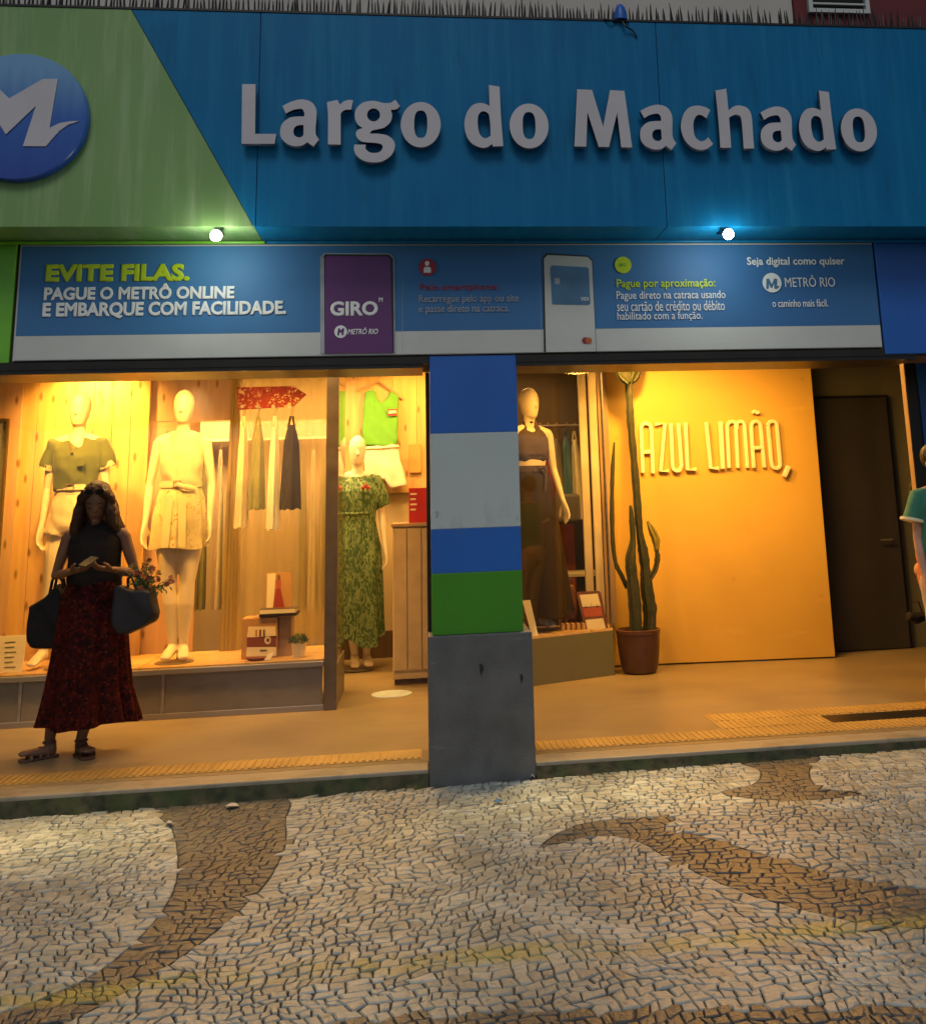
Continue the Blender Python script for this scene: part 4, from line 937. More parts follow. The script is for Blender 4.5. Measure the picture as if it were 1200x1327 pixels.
card('notice_card', [(-22, 873.5), (-20, 826), (33, 823.5), (28.5, 871.5)], 2.22, .006, 'paper', 'cream notice card with lines of writing standing at the left of the window deck', 'card', lines=ln)
kb_ = empty('gift_box', W(336, 857, 2.3), 'kraft box with a printed card of jars on its front, under the open book', 'box')
a, b, z0, z1 = W(313, 830, 2.3).x, W(359, 830, 2.3).x, DZ, W(336, 801, 2.3).z
ob('carton', MB().box(a, b, 2.30, 2.52, z0, z1), 'kraft', kb_, bevel=.003)
def onface(nm, pts, mt, y=2.3, par=kb_, d=.002): ob(nm, MB().prism([(W(a_, b_, y).x, W(a_, b_, y).z) for a_, b_ in pts], y-d-.001, y-d), mt, par)
onface('print_top', [(320,826),(322,812),(357,812),(358,826)], 'cream_letter'); onface('print_band', [(320,838.5),(320,826.5),(358,824),(358,838)], 'clay_red')
onface('print_foot', [(319,851),(320,839),(358,838.5),(358,850)], 'paper'); onface('print_jar', circ(347, 830, 4.2, 5, 16), 'paper', d=.0035); onface('print_jar', circ(347.3, 829.5, 2.3, 2.6, 12), 'clay_red', d=.005)
for k, x in enumerate((331, 336, 341)): onface('print_bottle', [(x, 825), (x, 816), (x+2.6, 816), (x+2.6, 825)], ('kraft', 'clay_red', 'ink_grey')[k], d=.0035)
onface('print_word', [(337,844.5),(337,842),(346,841.8),(346,844.3)], 'ink_grey', d=.0035)
st_ = finish(ob('wooden_stand', MB().box(b+.004, W(378, 830, 2.4).x, 2.36, 2.56, DZ, W(366, 797, 2.4).z-.02).box(a+.08, W(379, 800, 2.4).x, 2.34, 2.58, W(366, 797, 2.4).z-.019, W(366, 797, 2.4).z), 'plain_wood', bevel=.003), 'brown wooden stand beside the kraft box holding the book', 'stand')
bz = W(366, 797, 2.4).z+.001
bkx0, bkx1 = W(336, 797, 2.3).x, W(385, 795, 2.3).x
bo = empty('book', ((bkx0+bkx1)/2, 2.4, bz), 'white paged book with a dark cover lying on the wooden stand', 'book')
ob('cover', MB().box(bkx0, bkx1, 2.28, 2.50, bz, bz+.022).box(bkx0+.0, bkx1, 2.28, 2.50, bz+.053, bz+.057), 'dark_wood', bo, bevel=.002)
ob('pages', MB().box(bkx0+.008, bkx1-.012, 2.272, 2.49, bz+.023, bz+.052), 'paper', bo)
card('picture_card', [(344, 790.5), (344.5, 743), (360, 741.5), (377, 742.5), (377.5, 788.5)], 2.42, .005, 'kraft', 'photo card of a figure in a long red dress standing on the book', 'picture card', lean=.08,
     lines=[('print_light', 'paper', [(345.5, 788), (346, 744), (357, 743), (354, 788)]), ('print_dress', 'red_cloth', [(353, 788.5), (357.5, 763), (363.5, 763), (369, 787.5)]), ('print_body', 'coral_cloth', [(358, 763), (357.5, 752), (364, 752), (364, 763)]), ('print_head', 'skin', [(359, 752), (358.8, 745.5), (363, 745.5), (363, 752)])])
# dish and tag
p = W(334, 855, 2.2); ds = empty('leaf_dish', (p.x, 2.2, DZ), 'brown leaf shaped dish with a white tag in front of the kraft box', 'dish')
ob('dish', MB().loft([(p.x, 2.2, DZ+.001, .05, .03), (p.x, 2.2, DZ+.012, .085, .045), (p.x, 2.2, DZ+.022, .10, .055), (p.x, 2.2, DZ+.02, .08, .04), (p.x, 2.2, DZ+.012, .04, .02)], 20), 'clay_red', ds, smooth=True)
ob('tag', MB().quadbox([(p.x+.05, 2.15, DZ+.004), (p.x+.10, 2.15, DZ+.004), (p.x+.13, 2.17, DZ+.06), (p.x+.085, 2.17, DZ+.05)], (0, .002, 0)), 'white_ceramic', ds)
# potted plant
p = W(387, 855, 2.25); pp_ = empty('potted_plant', (p.x, 2.25, DZ), 'small round leafy plant in a white pot at the right end of the window', 'potted plant')
ob('pot', MB().lathe([(.040, 0), (.050, .03), (.058, .10), (.060, .105), (.052, .105), (.048, .09)], (p.x, 2.25, DZ), 24), 'white_ceramic', pp_, smooth=True)
mb = MB(); rr = random.Random(8)
for k in range(260):
    th = rr.uniform(0, 2*PI); ph = math.acos(rr.uniform(-.2, 1)); r_ = rr.uniform(.03, .07); c_ = Vector((p.x+r_*1.15*math.cos(th)*math.sin(ph), 2.25+r_*math.sin(th)*math.sin(ph), DZ+.125+r_*.8*math.cos(ph)))
    u = Vector((rr.uniform(-1, 1), rr.uniform(-1, 1), rr.uniform(-1, 1))).normalized()*.011; v = u.orthogonal().normalized()*.008
    mb.add([c_-u, c_+v, c_+u, c_-v], [(0, 1, 2, 3)])
o = ob('leaves', mb, 'leaf_green', pp_); o['kind'] = 'stuff'

# ------------------------------------------------------------------ recess between window and pillar
wp = empty('pine_wall_panel', (-.28, 4.72, 1.4), 'orange lit pine boards on the wall behind the green tank top', 'wall panel')
for i in range(4):
    a = -.78+i*.255; ob('plank', MB().box(a, a+.252, 4.72, 4.75, 1.72, CEIL), 'pine', wp, bevel=.002)
finish(ob('skirting_board', MB().box(-.8, .255, 4.77, 4.795, FZ, .34), 'dark_wood'), 'dark skirting board low on the wall behind the leafy dress', 'skirting')
# tank top on hanger, shorts below
p = W(493, 500, 4.66); t = empty('tank_top', W(490, 505, 4.64), 'bright green tank top on a wooden hanger, above white shorts', 'tank top', 'outfit hung on the pine boards')
c8 = lambda pts: [(420+a/3.013, 460+b/3.016) for a, b in pts]
def flatcloth(nm, pts, y, mt, par, amp=.02, nseg=9, fs=9):
    """cloth panel with folds: an outline filled with a fine grid and given real thickness"""
    P = [(W(a, b, y).x, W(a, b, y).z) for a, b in pts]; x0 = min(q[0] for q in P); x1 = max(q[0] for q in P); z0 = min(q[1] for q in P); z1 = max(q[1] for q in P)
    mb = MB().prism(P, y-.03, y+.03)
    o_ = wpos(par); mb.v = [tuple(Vector(v)-o_) for v in mb.v]
    return fuse(nm, mb, mt, par, voxel=.012, it=6, wr=(.012, 10, 2.2, amp*100))
flatcloth('front', c8([(160,140),(195,138),(205,165),(225,190),(248,165),(260,138),(292,160),(290,230),(288,345),(270,358),(150,352),(152,250)]), 4.66, 'green_cloth', t)
ob('hanger', MB().tube([W(463, 506, 4.66), W(491, 494, 4.66), W(522, 516, 4.66)], .012, 8).tube([W(491, 494, 4.66), W(491, 490, 4.66), W(494, 487, 4.66)], .004, 6), 'plain_wood', t, smooth=True)
ob('print_patch', MB().prism([(W(a, b, 4.6).x, W(a, b, 4.6).z) for a, b in c8([(246,212),(286,210),(285,237),(250,238)])], 4.598, 4.602), 'print_red', t)
ob('print_word', MB().prism([(W(a, b, 4.59).x, W(a, b, 4.59).z) for a, b in c8([(250,218),(282,216),(282,226),(252,228)])], 4.594, 4.597), 'paper', t)
t = empty('shorts', W(500, 600, 4.6), 'white denim shorts hung under the green tank top', 'shorts', 'outfit hung on the pine boards')
flatcloth('front', c8([(150,362),(290,350),(300,420),(326,510),(262,522),(232,478),(215,520),(160,470)]), 4.60, 'white_cloth', t, .05)
ob('waistband', MB().tube([W(470, 581, 4.565), W(493, 580, 4.562), W(517, 578, 4.565)], .014, 8), 'white_cloth', t, smooth=True)
# counter with the red stand
cb = empty('counter', (-.10, 3.1, FZ), 'beige panelled counter cabinet beside the pillar', 'counter')
cz = W(530, 678, 3.0).z
ob('cabinet', MB().box(W(509, 760, 3.0).x, .22, 3.0, 3.9, FZ+.05, cz-.03), 'linen', cb, bevel=.004)
for k in range(3): ob('fluted_panel', MB().box(W(509, 760, 3.0).x+.004+k*.125, W(509, 760, 3.0).x+.122+k*.125, 2.985, 2.999, FZ+.12, cz-.04), 'linen', cb, bevel=.006)
ob('top', MB().box(W(507, 760, 3.0).x, .25, 2.97, 3.92, cz-.029, cz), 'plain_wood', cb, bevel=.003)
ob('kick', MB().box(W(511, 760, 3.0).x, .22, 3.02, 3.88, FZ, FZ+.049), 'dark_wood', cb)
r0 = W(530, 672, 3.05); r1 = W(548, 632, 3.05); rsn = empty('red_stand', (r0.x+.05, 3.05, cz), 'small red printed stand on the beige counter by the pillar', 'display stand')
ob('card', MB().box(r0.x, r1.x+.04, 3.05, 3.07, cz, r1.z), 'red_sign', rsn, bevel=.002)
for k in range(4): ob('print_line', MB().box(r0.x+.012, r0.x+.07-.01*(k % 2), 3.047, 3.049, r1.z-.06-k*.045, r1.z-.045-k*.045), 'paper', rsn)
sg2 = finish(ob('framed_print', MB().box(W(530, 600, 4.6).x, W(546, 600, 4.6).x, 4.68, 4.70, W(538, 612, 4.6).z, W(538, 575, 4.6).z), 'kraft', bevel=.003), 'small kraft framed print on the pine boards next to the shorts', 'picture')

# ------------------------------------------------------------------ right display window (its glass runs back to the right)
ga = Vector((.30, 2.333, 0)); gb = Vector((1.674, 2.925, 0)); gd = (gb-ga).normalized(); gn = Vector((-gd.y, gd.x, 0)); gl = (gb-ga).length
rwin = empty('angled_display_window', (1.0, 2.63, FZ), 'angled shop window on a low olive plinth between the pillar and the cactus', 'shop window')
def slab(a, b, t0, t1, z0, z1, nm, mt, par=rwin, bevel=.0):
    p0, p1 = ga+gd*a, ga+gd*b; q = [p0+gn*t0, p1+gn*t0, p1+gn*t1, p0+gn*t1]
    return ob(nm, MB().quadbox([(v.x, v.y, z0) for v in q], (0, 0, z1-z0)), mt, par, bevel=bevel)
RZ = W(745, 819, 2.78).z
slab(0, gl, 0, .02, FZ, RZ-.02, 'plinth_panel', 'olive_wall', bevel=.003)
ob('deck', MB().add([(v[0], v[1], z) for z in (RZ-.019, RZ) for v in ((ga.x, ga.y), (gb.x, gb.y), (1.72, 3.3), (.37, 3.3))], [(0,1,2,3),(7,6,5,4),(0,4,5,1),(1,5,6,2),(2,6,7,3),(3,7,4,0)]), 'pine', rwin)
slab(0, gl, .006, .014, RZ+.001, CEIL, 'glass_pane', 'glass')
slab(gl-.012, gl, .002, .03, RZ+.001, CEIL, 'corner_trim', 'brushed_metal')
for (pa, pb, Y_, mt) in ((748, 757.5, 3.20, 'cream_cloth'), (761, 770.5, 3.22, 'cream_cloth'), (772, 785, 3.26, 'plain_wood')):
    ob('back_post', MB().box(W(pa, 465, Y_).x, W(pb, 465, Y_).x, Y_, Y_+.05, RZ, CEIL), mt, rwin, bevel=.003)
slab(.56, .585, .03, .05, RZ+.001, CEIL, 'mullion', 'bronze')
# rail of blue and grey clothes behind
rl2 = empty('clothes_rail', (1.45, 3.9, FZ), 'clothes rail loaded with blue and grey clothes behind the brown top mannequin', 'clothes rail')
za = W(720, 552, 3.9).z; xa_, xb_ = W(698, 552, 3.9).x, W(752, 552, 3.9).x
ob('rail', MB().tube([(xa_-.5, 3.9, za), (xb_, 3.9, za)], .014, 8), 'brushed_metal', rl2, smooth=True)
for x in (xa_-.5, xb_): ob('leg', MB().tube([(x, 3.9, za), (x, 3.9, FZ)], .014, 8), 'brushed_metal', rl2, smooth=True)
BG = 'clothes on the rail of the right window'
for i, (x, b_, mt, lab) in enumerate(((700, 640, 'grey_cloth', 'grey top nearest the pillar on the right window rail'), (711, 665, 'red_cloth', 'dull red top on the right window rail'), (722, 660, 'grey_cloth', 'grey top in the middle of the right window rail'),
                             (735, 640, 'blue_cloth', 'light blue top hanging on the right window rail'), (746, 672, 'white_cloth', 'pale top at the right end of the right window rail'))):
    garment(x, 556, b_, 16, 3.9, mt, 'blouse', lab, 'blouse', BG, 40+i)
finish(ob('folded_jeans', MB().box(W(722, 650, 3.8).x, W(752, 650, 3.8).x, 3.78, 3.95, W(730, 676, 3.8).z, W(730, 640, 3.8).z), 'grey_cloth', bevel=.03), 'stack of blue grey folded jeans under the hanging tops', 'jeans')
finish(ob('red_board', MB().box(W(724, 700, 4.3).x, W(745, 700, 4.3).x, 4.3, 4.33, FZ, W(730, 680, 4.3).z), 'clay_red', bevel=.003), 'dull red panel standing behind the white table', 'board')
tb = empty('white_table', (1.35, 3.6, FZ), 'white table top seen through the right window', 'table')
tz = W(745, 742, 3.6).z; ta, tb_ = W(724, 740, 3.6).x, W(778, 740, 3.6).x
ob('table_top', MB().box(ta, tb_, 3.45, 3.95, tz-.03, tz), 'white_ceramic', tb, bevel=.004)
for x in (ta+.04, tb_-.04):
    for y in (3.5, 3.9): ob('leg', MB().tube([(x, y, tz-.03), (x, y, FZ)], .015, 8), 'brushed_metal', tb, smooth=True)
c3 = lambda pts: [(660+a/5.4545, 680+b/5.4545) for a, b in pts]
card('picnic_card', c3([(540,750),(480,495),(488,480),(640,470),(655,485),(698,735)]), 2.92, .012, 'leather', 'orange framed card with a fruit picture leaning inside the right window', 'card', lean=.15,
     lines=[('print_top', 'paper', c3([(522,585),(500,500),(630,490),(650,575)])), ('print_fruit', 'coral_cloth', c3([(535,655),(522,590),(650,580),(662,645)])), ('print_foot', 'paper', c3([(552,742),(540,675),(665,662),(682,732)])),
            ('print_leaf', 'leaf_green', c3([(575,575),(582,550),(590,575),(583,590)])), ('print_leaf', 'leaf_green', c3([(612,575),(628,560),(640,585),(622,590)])), ('print_leaf', 'leaf_green', c3([(530,585),(545,566),(556,590),(540,598)]))])
card('price_card', c3([(160,790),(95,540),(150,535),(205,785)]), 2.62, .01, 'paper', 'cream leaning card at the left corner of the right window by the pillar', 'card', lean=.1)
bx_ = c3([(375,425),(455,425),(475,600),(460,665),(330,665),(320,640),(400,600)])
t = empty('leather_bag', W(733, 800, 3.05), 'brown leather bag between the trousers and the fruit card', 'bag')
mb = MB().prism([(W(a, b, 3.08).x, W(a, b, 3.08).z) for a, b in bx_], 3.03, 3.12); mb.v = [tuple(Vector(v)-wpos(t)) for v in mb.v]
fuse('body', mb, 'leather', t, .008, 5, (.004, 12, 8, 3))
ob('handle', MB().tube([W(729, 758, 3.04), W(733, 750, 3.04), W(741, 750, 3.04), W(744, 758, 3.04)], .006, 8), 'leather', t, smooth=True)
fd_ = empty('woven_tray', W(728, 812, 2.95), 'small pale slatted tray on the deck beside the trouser hem', 'tray')
fz_ = RZ+.002
for k in range(5): ob('slat', MB().box(1.22+k*.045, 1.25+k*.045, 2.92, 3.02, fz_, fz_+.05), 'pine', fd_, bevel=.002)

# ------------------------------------------------------------------ cactus in its pot
pc = Vector((W(831, 872, 2.93).x, 2.98, FZ)); ca = empty('cactus', pc, 'tall branching cactus in a glazed brown pot in front of the orange board', 'potted cactus')
pr = (W(858, 820, 2.93).x-W(803, 820, 2.93).x)/2
ob('pot', MB().lathe([(.128, 0), (.150, .02), (.165, .07), (.178, .16), (pr*.985, .26), (pr, .33), (pr*1.03, .335), (pr*1.03, .365), (pr*.97, .37), (pr*.90, .35), (pr*.88, .33)], pc, 40), 'terracotta', ca, smooth=True)
ob('soil', MB().lathe([(.02, .325), (pr*.89, .322)], pc, 24), 'soil', ca)
def stem(pts, rad, mt='cactus', yoff=0, ribs=6):
    q = [W(a, b, 2.93+yoff) for a, b in pts]; 
    # finer spline through the points
    P, R_ = [], []
    for i in range(len(q)-1):
        p0, p1, p2, p3 = q[max(i-1, 0)], q[i], q[i+1], q[min(i+2, len(q)-1)]
        for k in range(6):
            u = k/6; P.append(0.5*((2*p1)+(p2-p0)*u+(2*p0-5*p1+4*p2-p3)*u*u+(3*p1-p0-3*p2+p3)*u**3)); R_.append((rad[i]*(1-u)+rad[i+1]*u)/143)
    P.append(q[-1]); R_.append(rad[-1]/143)
    R_ = [r*(1+.22*noise.noise(Vector((k*.55, a_, 3.3)))) for k, (r, a_) in enumerate(zip(R_, [rad[0]]*len(R_)))]
    mb = MB().tube(P, R_, ribs*2); n = ribs*2
    for i in range(len(P)):
        for j in range(n):
            if j % 2: v = Vector(mb.v[i*n+j]); mb.v[i*n+j] = tuple(P[i]+(v-P[i])*.62)
    ob('stem', mb, mt, ca, smooth=True, sharp=25)
stem([(841,822),(842,790),(838,762),(836,735),(833,712),(829,690),(825,640),(821,590),(817,545),(815,510),(814,488),(813,455)], [8,8.5,8,7,7,4.5,5.5,5,4.8,4.8,4.5,4.2], 'cactus')
stem([(824,822),(823,790),(820,755),(817,725),(820,700),(819,675),(817,655)], [7.5,8,7.5,7,3.5,4.2,1.6], 'cactus', -.05)
stem([(813,762),(805,745),(798,730),(794,700),(793,650),(794,605),(796,573)], [3.5,3,2.6,3,3,2.8,1.2], 'cactus', .02)
stem([(841,752),(849,738),(852,722),(851,712)], [3,3.6,3.6,2.2], 'cactus', 0)
stem([(851,716),(850,700),(845,688),(839,675)], [2.5,5.5,5,1.6], 'cactus_yellow', .02)
for (dx_, dy_) in ((-15, 2), (-8, -2), (7, -1), (15, 3)):
    stem([(814,496),(814+dx_*.7,484+dy_),(814+dx_,466),(814+dx_*1.2,440)], [4.5,5,5,4], 'cactus', dx_*.006)
# ================================================================== figures
def hand(mb, w_, d, n, H, curl=.3, thumb=1):
    """palm and five separate fingers; d finger direction, n the way the palm faces, thumb = side of the thumb"""
    d = Vector(d).normalized(); n = Vector(n); n = (n-d*n.dot(d)).normalized(); s_ = d.cross(n).normalized()*thumb; w_ = Vector(w_)
    pl_ = .056*H; mb.tube([w_-d*.01*H, w_+d*.02*H, w_+d*.042*H, w_+d*pl_], [(.0135*H, .011*H), (.020*H, .0095*H), (.023*H, .0085*H), (.021*H, .007*H)], 12, ref=n)
    for k, (o_, L_) in enumerate(((.0165, .042), (.0055, .048), (-.0055, .045), (-.0160, .035))):
        b = w_+d*(pl_-.006*H)+s_*o_*H; c1 = curl*(1+.15*k); fr = .0052*H
        d1 = (d*math.cos(c1*.6)+n*math.sin(c1*.6)+s_*o_*3).normalized(); d2 = (d*math.cos(c1*1.7)+n*math.sin(c1*1.7)).normalized(); d3 = (d*math.cos(c1*2.6)+n*math.sin(c1*2.6)).normalized()
        p1 = b+d1*L_*.48*H; p2 = p1+d2*L_*.32*H; p3 = p2+d3*L_*.24*H
        mb.tube([b, p1, p2, p3], [fr*1.08, fr, fr*.92, fr*.62], 8)
    b = w_+d*.016*H+s_*.017*H; d1 = (d*.72+s_*.6+n*.3).normalized(); p1 = b+d1*.024*H; p2 = p1+(d*.95+s_*.18+n*.35).normalized()*.022*H
    mb.tube([b-d1*.01*H, p1, p2], [.0085*H, .0068*H, .0045*H], 8)

def limb(mb, a, b, c_, r, H, n=14, bulge=0.0):
    """upper piece a-b, lower piece b-c with tapers r = (ra, rmid, rb, rmid2, rc)"""
    a, b, c_ = Vector(a)*H, Vector(b)*H, Vector(c_)*H
    mb.tube([a, a.lerp(b, .45), b, b.lerp(c_, .32), c_], [q*H for q in r], n)
    mb.ball(b, r[2]*H*1.02, 10, 6)

def body(root, H, arms, legs, voxel, mt='mannequin', headtilt=0.0, face=False, bare_egg=True, name='body', turn=0.0):
    mb = MB(); h = lambda *r: [tuple(q*H for q in x) for x in r]
    mb.loft(h((0,.004,.462,.040,.045),(0,.004,.485,.078,.062),(0,.006,.525,.0985,.071),(0,.004,.565,.090,.064),(0,0,.615,.0685,.052),(0,-.002,.66,.071,.053),(0,-.004,.71,.079,.058),(0,-.003,.755,.083,.056),(0,.0,.790,.083,.045),(0,.002,.812,.062,.034),(0,.004,.828,.036,.030),(0,.004,.850,.0275,.029),(0,-.002,.885,.027,.029)), 28)
    for s_ in (-1, 1):
        mb.ball((s_*.036*H, -.036*H, .728*H), (.032*H, .026*H, .036*H), 14, 9)
        mb.ball((s_*.094*H, .0, .798*H), (.025*H, .026*H, .026*H), 12, 8)
        mb.tube([(s_*.03*H, .004*H, .825*H), (s_*.092*H, .002*H, .803*H)], [.020*H, .023*H], 10)
        mb.ball((s_*.045*H, .042*H, .515*H), (.047*H, .042*H, .045*H), 12, 8)
    # head
    hv = MB(); zc = .862
    hv.loft(h((0,-.012,zc+.000,.016,.016),(0,-.010,zc+.012,.027,.034),(0,-.004,zc+.035,.036,.048),(0,.0,zc+.062,.0425,.054),(0,.003,zc+.088,.0445,.0575),(0,.005,zc+.112,.038,.051),(0,.005,zc+.129,.024,.033),(0,.005,zc+.138,.007,.010)), 24)
    y0 = -.052
    nz = zc+.052
    hv.tube(h((0,y0+.004,nz+.022),(0,y0-.004,nz+.004),(0,y0-.009,nz-.004)), [.0045*H, .0060*H, .0062*H], 8)
    if face:
        for s_ in (-1, 1):
            hv.tube(h((s_*.010,y0+.003,nz+.025),(s_*.022,y0+.007,nz+.028),(s_*.032,y0+.018,nz+.024)), .0042*H, 6)      # brows
            hv.ball((s_*.018*H, (y0+.0085)*H, (nz+.014)*H), (.0085*H, .006*H, .0055*H), 8, 6)                          # lids
            hv.ball((s_*.0445*H, .004*H, (nz+.008)*H), (.005*H, .010*H, .015*H), 8, 6)                                 # ears
        hv.tube(h((-.013,y0+.007,nz-.021),(0,y0-.002,nz-.0195),(.013,y0+.007,nz-.021)), [.0025*H,.0042*H,.0025*H], 6)
        hv.tube(h((-.011,y0+.008,nz-.026),(0,y0+.000,nz-.027),(.011,y0+.008,nz-.026)), [.0025*H,.0045*H,.0025*H], 6)
        hv.ball((0, (y0+.012)*H, (zc+.006)*H), (.016*H, .013*H, .011*H), 8, 6)
    if not bare_egg: pass
    piv = Vector((0, .004*H, .862*H)); R_ = Matrix.Rotation(turn, 3, 'Z') @ Matrix.Rotation(headtilt, 3, 'X')
    hv.v = [tuple(R_ @ (Vector(v)-piv)+piv) for v in hv.v]; mb.add(hv.v, hv.f)
    for sh, el, wr, hd, pn, th, curl in arms:
        limb(mb, sh, el, wr, (.0235, .0215, .0165, .0175, .0118), H); hand(mb, Vector(wr)*H, hd, pn, H, curl, th)
    for hp, kn, an, toe in legs:
        limb(mb, hp, kn, an, (.056, .050, .0315, .0335, .0180), H, 16)
        a = Vector(an)*H; t = Vector(toe)*H; f_ = (t-a); f_.z = 0; f_.normalize(); heel = a-f_*.022*H; heel.z = .016*H if face else min(a.z-.018*H, a.z)
        mb.tube([a+Vector((0, 0, .01*H)), Vector((a.x, a.y, .030*H if face else a.z-.016*H))-f_*.008*H], [.0185*H, .020*H], 10)
        zf = t.z; mid = a.lerp(t, .55); mid.z = zf*.6+.014*H if face else zf+(a.z-zf)*.42
        mb.tube([Vector((heel.x, heel.y, heel.z)), Vector((a.x, a.y, .024*H if face else a.z-.012*H)), mid, Vector((t.x, t.y, zf+.010*H))-f_*.012*H, Vector((t.x, t.y, zf+.006*H))], [(.015*H, .014*H), (.021*H, .022*H), (.024*H, .016*H), (.025*H, .0095*H), (.018*H, .006*H)], 12, ref=(0, 0, 1))
    return fuse(name, mb, mt, root, voxel, 3)

def hang_arm(s_, out=.125, fwd=-.01, wz=.50, curl=.28, hx=None):
    hx = out+.004 if hx is None else hx
    return ((s_*.100, .0, .800), (s_*out, .008, .640), (s_*hx, fwd-.012, wz), (s_*.05, -.15, -1), (-s_*.9, -.35, 0), s_ if s_ > 0 else s_, curl)

def mann(x, y, z, H, label, rz=0, legs=None, arms=None, base=True, grp='shop window mannequins', turn=0):
    t = empty('mannequin', (x, y, z), label, 'mannequin', grp, rz)
    legs = legs or [((-.05, .005, .49), (-.045, -.01, .28), (-.03, .01, .055), (-.034, -.075, .012)), ((.05, .005, .49), (.048, -.012, .28), (.036, .006, .055), (.045, -.078, .012))]
    arms = arms or [hang_arm(-1), hang_arm(1)]
    t.scale = (.87, .90, 1.0)
    b = body(t, H, arms, legs, H*.0036, turn=turn)
    if base:
        mb = MB().lathe([(.17, 0), (.17, .006), (.165, .008)], (.005*H, -.02*H, 0.0), 32); ob('base_plate', mb, 'brushed_metal', t, local=True)
        ob('support_rod', MB().tube([(.0, .05*H, .008), (.0, .05*H, .12*H)], .006, 8), 'brushed_metal', t, local=True)
    return t
def cl(t, nm, mb, mt, vox=.011, wr=(.006, 14, 3, 1), it=5): return fuse(nm, mb, mt, t, vox, it, wr)

def tee(H, z0, slv=.055, neck=.835, puff=1.14, loose=1.0, sleeves=True, wide=.0):
    mb = MB(); h = lambda *r: [tuple(q*H for q in x) for x in r]; p = puff
    mb.loft(h((0,0,z0,.0735*p*loose,.058*p),(0,0,z0+.03,.079*p*loose,.062*p),(0,-.004,.71,.083*p,.064*p),(0,-.003,.755,.086*p,.061*p),(0,.0,.785,.085*p,.050*p),(0,.002,.808,.070*p,.038*p),(0,.004,.820,.052*p,.032*p),(0,.006,neck,.028,.024)), 28)
    for s_ in (-1, 1):
        mb.ball((s_*.036*H, -.036*H, .726*H), (.036*H*p, .027*H*p, .042*H*p), 14, 9)
        if sleeves:
            mb.tube(h((s_*.060,.002,.808),(s_*.098,.0,.797),(s_*.112,.002,.765),(s_*(.124+wide),.006,.800-slv-.03)), [.024*H, .027*H*p, .026*H*p, .029*H*p], 14)
        else: mb.tube(h((s_*.035,.002,.818),(s_*.082,.002,.803)), [.020*H, .022*H], 10)
    return mb
def skirt(rings, H, n=72, folds=9, amp=.05, seed=0, closed=False, hem=0.0):
    R_ = [tuple(q*H for q in r) for r in rings]; k = len(R_); out = []
    for i in range(k-1):
        for j in range(4): u = j/4; out.append(tuple(a*(1-u)+b*u for a, b in zip(R_[i], R_[i+1])))
    out.append(R_[-1]); m = len(out)
    f_ = lambda th, i: 1+amp*(i/m)**1.1*(math.sin(folds*th+seed+1.1*math.sin(2*th))+.5*math.sin(folds*1.7*th+seed*2))
    mb = MB().loft(out, n, closed, f_)
    if hem:
        for j in range(n):
            i = (m-1)*n+j; x, y, z = mb.v[i]; mb.v[i] = (x, y, z+hem*math.sin(3*2*PI*j/n+seed))
    return mb
def shorts(H, z1, z0, flare=1.0, wz=None):
    mb = MB(); h = lambda *r: [tuple(q*H for q in x) for x in r]
    mb.loft(h((0,0,z1,.0765,.060),(0,.002,z1-.03,.086,.066),(0,.004,.555,.101,.075),(0,.004,.50,.102*flare,.076),(0,.004,.475,.095*flare,.07)), 28)
    for s_ in (-1, 1): mb.tube(h((s_*.048,.004,.53),(s_*.055*flare,.0,z0+.02),(s_*.059*flare,-.002,z0)), [.060*H, .060*H*flare, .063*H*flare], 16)
    return mb
def belt(t, H, z, rx, ry, mt, buckle='gold', th=.010, cy=0):
    R_ = []; mb = MB(); n = 40
    for k in range(4):
        dz, e = ((-th, 0), (th, 0), (th, .003), (-th, .003))[k]
        mb.v += [((rx+e)*H*math.cos(2*PI*i/n), (cy+(ry+e)*math.sin(2*PI*i/n))*H, (z+dz)*H) for i in range(n)]
    for k in range(4):
        for i in range(n): mb.f.append((k*n+i, k*n+(i+1) % n, ((k+1) % 4)*n+(i+1) % n, ((k+1) % 4)*n+i))
    b = ob('belt', mb, mt, t, local=True, smooth=True)
    y = (cy-ry-.006)*H
    mb = MB(); w_, g_ = .016*H, .012*H
    mb.box(-w_, w_, y-.004, y, z*H+g_*.75, z*H+g_).box(-w_, w_, y-.004, y, z*H-g_, z*H-g_*.75).box(-w_, -w_*.8, y-.004, y, z*H-g_*.75, z*H+g_*.75).box(w_*.8, w_, y-.004, y, z*H-g_*.75, z*H+g_*.75)
    ob('buckle', mb, buckle, b, local=True, bevel=.001)

# --- olive top mannequin (behind the woman)
H1 = 2.13
t = mann(-2.715, 2.38, DZ, H1, 'mannequin in an olive t-shirt and cream shorts standing behind the woman', arms=[hang_arm(-1, .118, wz=.505), hang_arm(1, .120, wz=.505)],
         legs=[((-.05,.005,.49),(-.07,-.01,.28),(-.100,.02,.060),(-.118,-.06,.012)),((.05,.005,.49),(.055,-.012,.28),(.045,.01,.055),(.055,-.076,.012))])
cl(t, 'tshirt', tee(H1, .630, .055, .833, 1.16), 'olive_cloth', wr=(.018, 9, 2.5, 3))
for s_ in (-1, 1): ob('sleeve_cuff', MB().tube([(s_*.1185*H1, .004*H1, .730*H1), (s_*.1245*H1, .006*H1, .712*H1)], .0345*H1, 20), 'cream_cloth', t, local=True, smooth=True)
cl(t, 'shorts', shorts(H1, .645, .462, 1.0), 'cream_cloth', wr=(.010, 12, 2.5, 5))
belt(t, H1, .640, .083, .067, 'cream_cloth', 'gold')
